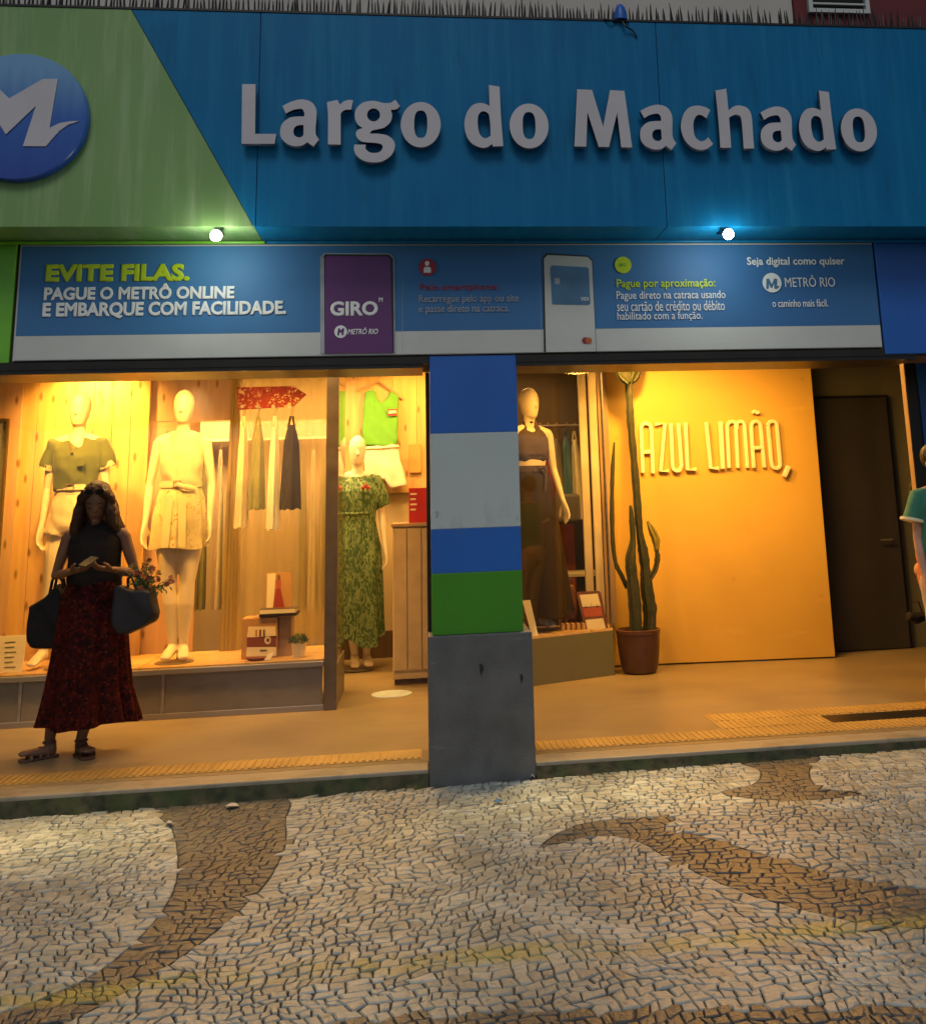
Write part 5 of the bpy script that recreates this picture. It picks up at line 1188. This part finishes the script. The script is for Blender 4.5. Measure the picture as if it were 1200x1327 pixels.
nk = MB().tube([(-.03*H1, -.020*H1, .835*H1), (-.018*H1, -.058*H1, .80*H1), (0, -.075*H1, .775*H1), (.018*H1, -.058*H1, .80*H1), (.03*H1, -.020*H1, .835*H1)], .003, 6).ball((0, -.078*H1, .768*H1), .012, 10, 8)
ob('necklace', nk, 'gold', t, local=True, smooth=True)
ob('pocket', MB().box(.025*H1, .055*H1, -.083*H1, -.079*H1, .715*H1, .745*H1), 'olive_cloth', t, local=True, bevel=.002)
# --- draped cream top mannequin
t = mann(-1.905, 2.38, DZ, H1, 'mannequin in a draped cream top and flared cream shorts with a belt', arms=[hang_arm(-1, .132, wz=.495, hx=.138), hang_arm(1, .128, wz=.500, hx=.130)],
         legs=[((-.05,.005,.49),(-.032,-.01,.28),(-.012,.012,.058),(-.026,-.07,.012)),((.05,.005,.49),(.044,-.014,.28),(.032,.012,.055),(.050,-.068,.012))])
cl(t, 'draped_top', tee(H1, .635, .055, .836, 1.13, sleeves=False), 'sand_cloth', wr=(.022, 8, 3.4, 7))
mb = skirt([(0,0,.640,.080,.064),(0,.002,.59,.098,.076),(0,.002,.52,.112,.084),(0,0,.45,.112,.085),(0,0,.405,.115,.086)], H1, folds=7, amp=.10, seed=1, hem=.012)
ob('shorts', mb, 'sand_print', t, local=True, smooth=True, sharp=None)
for s_ in (-1, 1): ob('shorts_panel', MB().add(*(lambda q: (q, [(0,1,2,3)]))([(s_*.01*H1, -.088*H1, .60*H1), (s_*.045*H1, -.092*H1, .60*H1), (s_*.050*H1, -.104*H1, .41*H1), (s_*.02*H1, -.100*H1, .41*H1)])), 'sand_cloth', t, local=True)
belt(t, H1, .640, .086, .070, 'sand_cloth', 'clay_red', .012)
ob('sash_end', MB().tube([(.0, -.078*H1, .64*H1), (.03*H1, -.082*H1, .628*H1), (.075*H1, -.055*H1, .618*H1)], [(.018, .006)]*3, 8), 'sand_cloth', t, local=True, smooth=True)
# --- leafy dress mannequin in the recess
H3 = 2.19
t = mann(-.600, 4.05, FZ+.01, H3, 'mannequin in a long green leaf printed dress standing in the doorway recess', rz=.12, arms=[hang_arm(-1, .118), hang_arm(1, .128, fwd=-.02, wz=.50, hx=.138)],
         legs=[((-.05,.005,.49),(-.035,-.01,.28),(-.008,.012,.058),(-.010,-.07,.010)),((.05,.005,.49),(.054,-.014,.28),(.050,.012,.055),(.058,-.068,.010))])
mb = tee(H3, .60, .085, .826, 1.2, wide=.012)
cl(t, 'dress_top', mb, 'leaf_print', wr=(.012, 9, 2.5, 3), vox=.013)
mb = skirt([(0,0,.665,.084,.068),(0,.002,.60,.098,.078),(0,.002,.50,.122,.096),(0,0,.35,.128,.105),(0,0,.20,.132,.11),(.0,0,.115,.134,.112)], H3, folds=6, amp=.13, seed=2, hem=.05)
ob('dress_skirt', mb, 'leaf_print', t, local=True, smooth=True, sharp=None)
ob('waist_tie', MB().tube([(-.088*H3, 0, .655*H3), (-.06*H3, -.062*H3, .657*H3), (0, -.082*H3, .655*H3), (.06*H3, -.062*H3, .657*H3), (.088*H3, 0, .655*H3)], .014, 8), 'leaf_print', t, local=True, smooth=True)
for k in range(3): ob('flower_brooch', MB().ball(((.035+.012*(k-1))*H3, -.098*H3, (.765+.010*(k % 2))*H3), .022, 8, 6), 'print_red' if k != 1 else 'petal_coral', t, local=True, smooth=True)
nv_ = MB().add([(-.028*H3, -.066*H3, .822*H3), (.028*H3, -.066*H3, .822*H3), (0, -.094*H3, .765*H3)], [(0, 1, 2)])
# --- brown top mannequin in the right window, turned to the light
H4 = 2.13
t = mann(1.000, 2.99, RZ, H4, 'mannequin in a brown crop top and wide dark trousers half hidden by the pillar', rz=.30, turn=.25, arms=[hang_arm(-1, .12), ((.098,0,.80),(.122,.004,.655),(.150,-.035,.515),(.22,-.25,-1),(-.9,-.3,0),1,.3)],
         legs=[((-.05,.005,.49),(-.07,-.01,.28),(-.085,.012,.058),(-.09,-.07,.012)),((.05,.005,.49),(.052,-.014,.28),(.048,.012,.055),(.060,-.068,.012))])
mb = tee(H4, .690, .05, .858, 1.10, sleeves=False)
cl(t, 'crop_top', mb, 'brown_cloth', wr=(.015, 8, 5, 3))
mb = skirt([(0,0,.665,.074,.060),(0,.002,.60,.100,.080),(0,.002,.50,.112,.095),(.01,0,.30,.135,.115),(.015,0,.16,.150,.125),(.02,0,.065,.158,.130)], H4, folds=5, amp=.10, seed=3, hem=.02)
ob('wide_trousers', mb, 'dark_trouser', t, local=True, smooth=True, sharp=None)
belt(t, H4, .655, .079, .065, 'brown_cloth', 'brown_cloth', .012)
ob('belt_tie', MB().tube([(.01*H4, -.07*H4, .655*H4), (.03*H4, -.085*H4, .66*H4), (.045*H4, -.08*H4, .64*H4), (.03*H4, -.09*H4, .56*H4)], [.012, .014, .011, .008], 8), 'brown_cloth', t, local=True, smooth=True)
ob('choker', MB().tube([(-.028*H4, .004*H4, .853*H4), (0, -.030*H4, .850*H4), (.028*H4, .004*H4, .853*H4), (0, .035*H4, .855*H4), (-.028*H4, .004*H4, .853*H4)], .009, 8), 'charcoal_cloth', t, local=True, smooth=True)

# ------------------------------------------------------------------ the woman with the phone
HW = 1.72
wo = empty('person', (-2.125, .94, FZ), 'woman in a black sleeveless top and long dark red skirt looking down at her phone', 'person', rz=0.0)
wo.scale = (1.02, 1.0, 1.0)
pw = (.028, -.155, .690); pw2 = (.062, -.158, .688)
arms = [((-.100, .0, .795), (-.142, .012, .652), (-.040, -.135, .672), (.72, -.42, .14), (.15, .1, 1), 1, .55),
        ((.100, .0, .795), (.146, .012, .648), (.098, -.125, .672), (-.55, -.42, .12), (-.15, .1, 1), -1, .55)]
legs = [((-.05, .005, .49), (-.092, -.02, .29), (-.128, .012, .062), (-.208, -.050, .020)), ((.05, .005, .49), (.03, -.012, .28), (-.016, .008, .062), (.038, -.060, .020))]
wb = body(wo, HW, arms, legs, .0062, 'skin', headtilt=.38, face=True, turn=.12)
mb = tee(HW, .600, .05, .862, 1.14, 1.1, sleeves=False)
cl(wo, 'black_top', mb, 'black_cloth', vox=.009, wr=(.006, 12, 3, 2))
mb = skirt([(0,0,.640,.086,.066),(0,.002,.60,.100,.074),(0,.004,.545,.116,.086),(0,.004,.47,.122,.094),(.0,0,.36,.130,.104),(.0,0,.24,.143,.116),(.004,0,.16,.158,.126),(.006,0,.118,.167,.130)], HW, n=96, folds=11, amp=.11, seed=4, hem=.014)
ob('skirt', mb, 'skirt_print', wo, local=True, smooth=True, sharp=None)
ob('waistband', MB().loft([(0, 0, .640*HW, .090*HW, .072*HW), (0, 0, .660*HW, .088*HW, .070*HW)], 32), 'black_cloth', wo, local=True, smooth=True)
def headpart(nm, pts, r, mt):
    R0 = Matrix.Rotation(.12, 3, 'Z') @ Matrix.Rotation(.38, 3, 'X'); p0 = Vector((0, .004*HW, .862*HW))
    ob(nm, MB().tube([R0 @ (Vector(p)*HW-p0)+p0 for p in pts], [q*HW for q in r], 8), mt, wo, local=True, smooth=True)
for s_ in (-1, 1):
    headpart('eyebrow', [(s_*.009,-.0535,.9415),(s_*.020,-.0505,.9435),(s_*.031,-.0385,.9400)], [.0016,.0024,.0012], 'hair')
    headpart('eyelashes', [(s_*.011,-.0505,.9255),(s_*.019,-.0500,.9235),(s_*.027,-.0430,.9260)], [.0012,.0026,.0012], 'hair_black')
headpart('lips', [(-.012,-.0475,.8910),(0,-.0565,.8905),(.012,-.0475,.8910)], [.0014,.0048,.0014], 'lip_brown')
# hair: crown, back and two long sides
hm = MB(); hh = lambda *r: [tuple(q*HW for q in x) for x in r]
R_ = Matrix.Rotation(.12, 3, 'Z') @ Matrix.Rotation(.38, 3, 'X'); piv = Vector((0, .004*HW, .862*HW))
hc = MB(); hc.ball((0, .012*HW, .953*HW), (.053*HW, .060*HW, .056*HW), 20, 12)
hc.tube(hh((-.030,-.040,.985),(-.050,-.026,.955),(-.055,-.012,.92)), [.016*HW,.018*HW,.015*HW], 8)
hc.tube(hh((.030,-.040,.985),(.050,-.026,.955),(.055,-.012,.92)), [.016*HW,.018*HW,.015*HW], 8)
hc.v = [tuple(R_ @ (Vector(v)-piv)+piv) for v in hc.v]; hm.add(hc.v, hc.f)
hm.tube(hh((0,.02,.955),(0,.050,.91),(0,.062,.85),(0,.066,.79),(0,.064,.74)), [(.050*HW,.03*HW),(.060*HW,.034*HW),(.070*HW,.030*HW),(.070*HW,.022*HW),(.050*HW,.012*HW)], 16)
for s_, e_ in ((-1, 0), (1, .02)): hm.tube(hh((s_*.044,-.030,.945),(s_*.056,-.028,.895),(s_*.066,-.010,.845),(s_*.074,.006,.800+e_),(s_*.072,.020,.760+e_)), [(.016*HW,.03*HW),(.021*HW,.036*HW),(.026*HW,.040*HW),(.026*HW,.034*HW),(.014*HW,.012*HW)], 14)
for k in range(10): a = random.Random(k).uniform(-1, 1); hm.tube(hh((a*.05,.03,.93),(a*.066,.055,.84),(a*.075,.068,.735-.02*(k % 3))), [.010*HW, .009*HW, .003*HW], 6)
hr = fuse('hair', hm, 'hair', wo, .0062, 4, (.005, 45, 2, 2))
for s_, an, ax_ in ((-1, (-.128, .012, .062), (-.80, -.6)), (1, (-.016, .008, .062), (.56, -.82))):
    a = Vector(an)*HW; f_ = Vector((ax_[0], ax_[1], 0)).normalized(); g_ = Vector((-f_.y, f_.x, 0)); heel = a-f_*.045; toe = a+f_*.155
    prof = [(-.055, .030), (-.02, .037), (.05, .036), (.11, .044), (.15, .040), (.172, .020)]
    loop = [a+f_*u+g_*w_ for u, w_ in prof]+[a+f_*u-g_*w_ for u, w_ in reversed(prof)]
    mb = MB(); z0, z1 = .001, .017; n = len(loop)
    mb.add([(p.x, p.y, z) for z in (z0, z1) for p in loop], [tuple(range(n)), tuple(range(2*n-1, n-1, -1))]+[(i, (i+1) % n, (i+1) % n+n, i+n) for i in range(n)])
    sd = ob('sandal', mb, 'sandal', wo, local=True, bevel=.003)
    for (u, w_, zt_) in ((.115, .044, .042), (.060, .038, .062), (.015, .034, .085)):
        pts = [a+f_*u+g_*w_*math.cos(th) for th in [PI*k/8 for k in range(9)]]; pts = [Vector((p.x, p.y, .012+zt_*math.sin(PI*k/8))) for k, p in enumerate(pts)]
        ob('strap', MB().tube(pts, [(.010, .004)]*9, 8), 'sandal', sd, local=True, smooth=True)
    ob('ankle_strap', MB().tube([tuple(Vector((a.x, a.y, .095))+Vector((math.cos(q), math.sin(q), 0))*.038) for q in [2*PI*k/16 for k in range(17)]], .005, 6), 'sandal', sd, local=True, smooth=True)
def inroot(p): return Vector(p)+wo.location
# phone
pc_ = inroot((.045*HW, -.235*HW, .708*HW)); ph = empty('phone', pc_, 'dark mobile phone held in both hands by the woman', 'phone')
mb = MB().box(-.030, .030, -.004, .004, -.058, .058); rm = Matrix.Rotation(math.radians(-62), 3, 'X') @ Matrix.Rotation(math.radians(25), 3, 'Y')
mb.v = [tuple(rm @ Vector(v)) for v in mb.v]; ob('case', mb, 'phone_dark', ph, local=True, bevel=.003)
mb = MB().box(-.027, .027, .0042, .005, -.053, .053); mb.v = [tuple(rm @ Vector(v)) for v in mb.v]; ob('screen', mb, 'lens_dark', ph, local=True)
# sunglasses pushed up on the hair
gp = R_ @ (Vector((0, -.052*HW, .990*HW))-piv)+piv; sgl = empty('sunglasses', inroot(gp), "dark sunglasses pushed up on the woman's hair", 'sunglasses')
for s_ in (-1, 1):
    q = R_ @ Vector((s_*.034, 0, 0)); th = [2*PI*k/20 for k in range(21)]
    ring = [q+R_ @ Vector((.027*math.cos(a), -.004, .020*math.sin(a))) for a in th]
    ob('rim', MB().tube(ring, .0032, 6, False), 'dark_metal', sgl, local=True, smooth=True)
    ob('lens', MB().add([tuple(p) for p in ring[:-1]], [tuple(range(20))]), 'lens_dark', sgl, local=True)
    ob('temple', MB().tube([q+R_ @ Vector((s_*.027, 0, 0)), q+R_ @ Vector((s_*.058, .04, -.004)), q+R_ @ Vector((s_*.060, .10, -.02))], .0028, 6), 'dark_metal', sgl, local=True, smooth=True)
# bags
def tote(name, pts, Y, th, mt, label, handles, cat='handbag'):
    q = [W(a, b, Y) for a, b in pts]; cx = sum(p.x for p in q)/len(q); cz_ = sum(p.z for p in q)/len(q); t = empty(name, (cx, Y, min(p.z for p in q)), label, cat)
    mb = MB(); n = len(q); o_ = t.location
    for y, k in ((-th, .86), (-th*.55, .98), (0, 1.0), (th*.55, .98), (th, .86)):
        mb.v += [(cx+(p.x-cx)*k-o_.x, y, cz_+(p.z-cz_)*(k*.5+.5)-o_.z) for p in q]
    for j in range(4):
        for i in range(n): mb.f.append((j*n+i, j*n+(i+1) % n, (j+1)*n+(i+1) % n, (j+1)*n+i))
    mb.f += [tuple(range(n)), tuple(4*n+i for i in reversed(range(n)))]
    fuse('body', mb, mt, t, .008, 5, (.008, 9, 7, 2))
    for j, hp in enumerate(handles):
        p = [W(a, b, Y+dy) for a, b, dy in hp]; ob('handle', MB().tube(p, [(.010, .005)]*len(p), 8), mt, t, smooth=True)
    return t
tote('tote_bag', [(79,756),(62,772),(41,786),(38.5,806),(39,830),(43,838),(64,841),(86,840),(92,820),(90,790),(86,770)], 1.03, .085, 'bag_black', "black slouchy tote bag hanging from the woman's right elbow", [[(64,772,0),(68,752,-.04),(72,744,-.05),(80,752,-.03),(84,768,0)], [(70,766,.05),(74,748,.03),(82,750,.02),(87,772,.05)]])
tote('grey_bag', [(150,762),(158,757),(172,764),(190,762),(200,766),(203,782),(205,793),(202,803),(186,814),(170,820),(155,822),(148,812),(147,790)], .80, .085, 'bag_grey', "dark grey handbag with flowers in it on the woman's left arm", [[(156,760,0),(156,748,-.02),(162,741,.0),(170,746,.0),(176,764,0)], [(166,763,.06),(166,750,.06),(174,743,.05),(184,752,.06),(190,765,.06)]])
# bouquet
fb = W(182, 768, .83); bq = empty('bouquet', fb, 'small bunch of coral and yellow flowers sticking out of the grey bag', 'flowers')
rr = random.Random(12); mb = MB(); ml_ = MB()
heads = []
for k in range(26):
    tx, ty = rr.uniform(172, 224), rr.uniform(722, 764)
    if ty < 744-(tx-172)*.22-14 or (tx > 205 and ty < 738) : ty = 742+rr.uniform(0, 14)
    p = W(tx, ty, .80+rr.uniform(-.05, .07)); b = fb+Vector((rr.uniform(-.03, .03), rr.uniform(-.02, .02), -.04)); heads.append(p)
    mb.tube([b, b.lerp(p, .55)+Vector((0, 0, .02)), p], .0025, 5)
    for j in range(12):
        c_ = b.lerp(p, rr.uniform(.35, 1.0))+Vector((rr.gauss(0, .018), rr.gauss(0, .018), rr.gauss(0, .018)))
        u = Vector((rr.uniform(-1, 1), rr.uniform(-1, 1), rr.uniform(-.6, 1))).normalized()*rr.uniform(.014, .026); v = u.orthogonal().normalized()*.006; ml_.add([c_-u, c_+v, c_+u, c_-v], [(0, 1, 2, 3)])
ob('stems', mb, 'leaf_green', bq); lv = ob('leaves', ml_, 'leaf_green', bq); lv['kind'] = 'stuff'
def blossom(mt):
    b = MB().ball((0, 0, 0), .007, 8, 6)
    for ring, (r_, z, m_) in enumerate(((.017, .002, 7), (.012, .008, 5))):
        for j in range(m_):
            a = 2*PI*j/m_+ring*.4; d = Vector((math.cos(a), math.sin(a), 0)); s_ = Vector((-d.y, d.x, 0))*.007; b.add([d*.003+Vector((0, 0, z)), d*r_*.7+s_+Vector((0, 0, z+.003)), d*r_+Vector((0, 0, z+.006)), d*r_*.7-s_+Vector((0, 0, z+.003))], [(0, 1, 2, 3)])
    return mesh_of('blossom', b, mt)
bm_ = [blossom('petal_coral'), blossom('petal_yellow')]
for k, p in enumerate(heads):
    o = bpy.data.objects.new('blossom', bm_[1 if k % 5 == 0 else 0]); col.objects.link(o); o.parent = bq; o.location = p-bq.location; o.rotation_euler = (rr.uniform(.6, 2.2), rr.uniform(-.6, .6), rr.uniform(-1, 1)); o.scale = (1.1,)*3

# ------------------------------------------------------------------ the two people at the right edge
def passer(x, y, H, label, rz, skin, top, bottom, hair, long_, legs=None, arms=None, sleeve=True, mtp=None, trim=None):
    t = empty('person', (x, y, FZ), label, 'person', rz=rz)
    legs = legs or [((-.05,.005,.49),(-.055,-.03,.28),(-.06,.03,.060),(-.06,-.06,.018)),((.05,.005,.49),(.055,-.03,.28),(.06,-.06,.060),(.062,-.15,.018))]
    arms = arms or [hang_arm(-1, .13, wz=.50), hang_arm(1, .13, wz=.50)]
    body(t, H, arms, legs, .008, skin, face=True, headtilt=.1)
    cl(t, 'top', tee(H, .545, .06, .838, 1.22, 1.15, sleeves=sleeve, wide=.005), top, vox=.011, wr=(.008, 10, 2.5, 4))
    if trim and sleeve:
        for s_ in (-1, 1): ob('sleeve_trim', MB().tube([(s_*.1275*H, .006*H, .716*H), (s_*.1300*H, .006*H, .706*H)], .0445*H, 20), trim, t, local=True, smooth=True)
    mb = MB(); h = lambda *r: [tuple(q*H for q in x) for x in r]
    mb.loft(h((0,0,.60,.078,.06),(0,.004,.53,.108,.08),(0,.004,.47,.104,.078)), 24)
    for (hp, kn, an, toe) in legs: mb.tube([Vector(hp)*H, Vector(kn)*H, Vector(an)*H+Vector((0, 0, .02))], [.064*H, .044*H, .036*H], 14)
    cl(t, 'trousers', mb, bottom, vox=.012, wr=(.006, 12, 4, 4))
    for (hp, kn, an, toe) in legs:
        a = Vector(an)*H; q = Vector(toe)*H; mb = MB().tube([Vector((a.x, a.y+.045, .035)), Vector((a.x, a.y, .045)), Vector((a.x*.5+q.x*.5, a.y*.5+q.y*.5, .040)), Vector((q.x, q.y-.015, .024)), Vector((q.x, q.y-.03, .020))], [(.032,.03),(.040,.042),(.043,.036),(.040,.022),(.020,.012)], 14)
        ob('shoe', mb, 'rubber', t, local=True, smooth=True)
    hm = MB().ball((0, .012*H, .950*H), (.052*H, .060*H, .056*H), 20, 12)
    if long_: hm.tube([(0, .02*H, .955*H), (0, .055*H, .91*H), (0, .064*H, .85*H), (0, .064*H, .77*H)], [(.050*H, .03*H), (.056*H, .03*H), (.055*H, .026*H), (.03*H, .012*H)], 14)
    fuse('hair', hm, hair, t, .009, 3, (.004, 50, 3, 2))
    return t
passer(3.608, .55, 1.80, 'person in a green t-shirt with white sleeve trim cut off by the right edge', .1, 'skin_light', 'shirt_green', 'pale_trouser', 'hair_black', False, trim='paper', arms=[hang_arm(-1, .112, wz=.50), hang_arm(1, .112, wz=.50)], legs=[((-.05,.005,.49),(-.075,-.03,.28),(-.092,.03,.060),(-.10,-.05,.018)),((.05,.005,.49),(.055,-.03,.28),(.06,-.06,.060),(.062,-.15,.018))])
q = W(1189, 700, 1.7)
p2 = passer(q.x+.13, 1.7, 1.66, 'person with dark hair and bare shoulders in coral behind the right door jamb', .6, 'skin_light', 'coral_cloth', 'coral_cloth', 'hair_black', True, sleeve=False)
q = W(1186, 798, 1.45); pb_ = empty('dark_bag', (q.x, 1.45, q.z-.05), 'small dark bag held low by the person in coral', 'bag')
mb = MB().tube([(-.06, 0, .05), (0, 0, .03), (.09, 0, .045)], [(.035, .05), (.045, .07), (.03, .05)], 12); fuse('body', mb, 'bag_black', pb_, .009, 4)
ob('strap', MB().tube([(q.x-.04, 1.45, q.z+.02), (q.x-.02, 1.45, q.z+.10), (q.x+.04, 1.45, q.z+.10), (q.x+.06, 1.45, q.z+.02)], .006, 6), 'bag_black', pb_, smooth=True)

# ------------------------------------------------------------------ litter on the pavement
def ground_at(px, py):
    X = 0
    for _ in range(4):
        r = AX*(px-PX)+AY*(py-PY)+AZ*FPX; k = (zg(X)+.006-CAM.z)/r.z; p = CAM+r*k; X = p.x
    return p
for (px, py, s_, mt, lab) in ((318, 1032, .035, 'litter', 'crumpled white wrapper against the mossy step edge'), (300, 1046, .045, 'litter', 'flat pale scrap of paper lying below the step on the brown band'), (219, 1069, .028, 'litter', 'tiny white paper scrap at the tip of the brown band'),
                              (647, 1041, .028, 'litter_blue', 'small blue scrap of plastic in front of the granite pillar base'), (690, 1008, .016, 'litter', 'tiny white scrap at the right foot of the pillar')):
    p = ground_at(px, py); rr = random.Random(px); n = 7; mb = MB()
    ring = [(p.x+s_*math.cos(2*PI*i/n)*rr.uniform(.6, 1.2), p.y+s_*.8*math.sin(2*PI*i/n)*rr.uniform(.6, 1.2), p.z+rr.uniform(.001, .02)) for i in range(n)]
    mb.add(ring+[(p.x, p.y, p.z+.022)], [(i, (i+1) % n, n) for i in range(n)])
    mb.add([(x, y, z-.003) for x, y, z in ring]+[(p.x, p.y, p.z+.019)], [((i+1) % n, i, n) for i in range(n)])
    finish(ob('litter_scrap', mb, mt), lab, 'litter')

# ================================================================== lamps inside the shop
WARM = (1.0, 0.48, 0.068); SPILL = (1.0, 0.76, 0.36)
def spot_lamp(x, y, z, tgt, e, label, ang=75, blend=.6, size=.06, color=WARM):
    t = empty('ceiling_spotlight', (x, y, z), label, 'spotlight', 'ceiling spotlights inside the shop')
    d = (Vector(tgt)-Vector((x, y, z))).normalized(); p = Vector((x, y, z))
    ob('housing', MB().tube([p-d*.09, p-d*.085, p-d*.01], [.02, .042, .045], 16), 'dark_metal', t, smooth=True)
    ob('lens', MB().tube([p-d*.009, p-d*.004], .036, 16), 'warm_lens', t)
    ob('stem', MB().tube([p-d*.05, (x, y, CEIL)], .008, 6), 'dark_metal', t)
    l = bpy.data.lights.new('spot_light', 'SPOT'); l.energy = e; l.color = color; l.spot_size = math.radians(ang); l.spot_blend = blend; l.shadow_soft_size = size
    lo = bpy.data.objects.new('spot_light', l); col.objects.link(lo); lo.parent = t; lo.location = d*.01; lo.rotation_euler = d.to_track_quat('-Z', 'Y').to_euler()
def panel_lamp(x, y, sx, sy, e, label, color=WARM, z=CEIL-.03):
    t = empty('ceiling_panel_light', (x, y, z), label, 'ceiling light', 'ceiling light panels inside the shop')
    ob('frame', MB().box(x-sx/2-.02, x+sx/2+.02, y-sy/2-.02, y+sy/2+.02, z+.004, z+.029), 'brushed_metal', t)
    ob('diffuser', MB().box(x-sx/2, x+sx/2, y-sy/2, y+sy/2, z, z+.003), 'warm_lens', t)
    l = bpy.data.lights.new('panel_light', 'AREA'); l.shape = 'RECTANGLE'; l.size = sx; l.size_y = sy; l.energy = e; l.color = color
    lo = bpy.data.objects.new('panel_light', l); col.objects.link(lo); lo.parent = t; lo.location = (0, 0, -.006)
spot_lamp(-2.75, 2.50, 2.90, (-2.75, 2.95, 2.2), 270, 'ceiling spotlight washing the pine planks', 120)
spot_lamp(-2.70, 1.55, 2.90, (-2.72, 2.5, 1.7), 310, 'ceiling spotlight aimed at the olive top mannequin', 80)
spot_lamp(-1.85, 1.55, 2.90, (-1.90, 2.5, 1.5), 200, 'ceiling spotlight aimed at the draped cream mannequin', 80)
spot_lamp(-1.15, 1.60, 2.90, (-1.2, 2.8, 1.1), 135, 'ceiling spotlight aimed at the arrow sign and the boxes', 80)
panel_lamp(-1.6, 3.9, 2.4, .5, 85, 'long ceiling panel over the back clothes rail')
spot_lamp(.0, 3.9, 2.90, (-.15, 4.7, 2.3), 90, 'ceiling spotlight aimed at the green tank top', 110)
panel_lamp(-.3, 3.1, .5, .5, 20, 'ceiling panel in the recess before the leafy dress')
spot_lamp(1.15, 2.05, 2.90, (1.10, 3.0, 1.5), 110, 'ceiling spotlight aimed at the brown top mannequin', 75)
panel_lamp(1.1, 3.9, .6, .3, 14, 'ceiling panel over the right window clothes')
spot_lamp(1.85, 2.35, 2.90, (2.5, 3.3, 1.9), 190, 'ceiling spotlight washing the orange board beside the cactus', 125, .9)
panel_lamp(2.5, 1.9, 1.2, .5, 95, 'ceiling panel in front of the orange board')
panel_lamp(-1.6, 1.45, 2.6, .3, 58, 'ceiling panel over the walkway by the big window')
spot_lamp(-2.1, .62, 2.86, (-1.9, -1.5, 0), 460, 'porch spotlight shining out over the pavement on the left', 54, 1.0, color=SPILL)
spot_lamp(1.35, .62, 2.86, (.95, -1.2, 0), 400, 'porch spotlight shining out over the pavement on the right', 50, 1.0, color=SPILL)
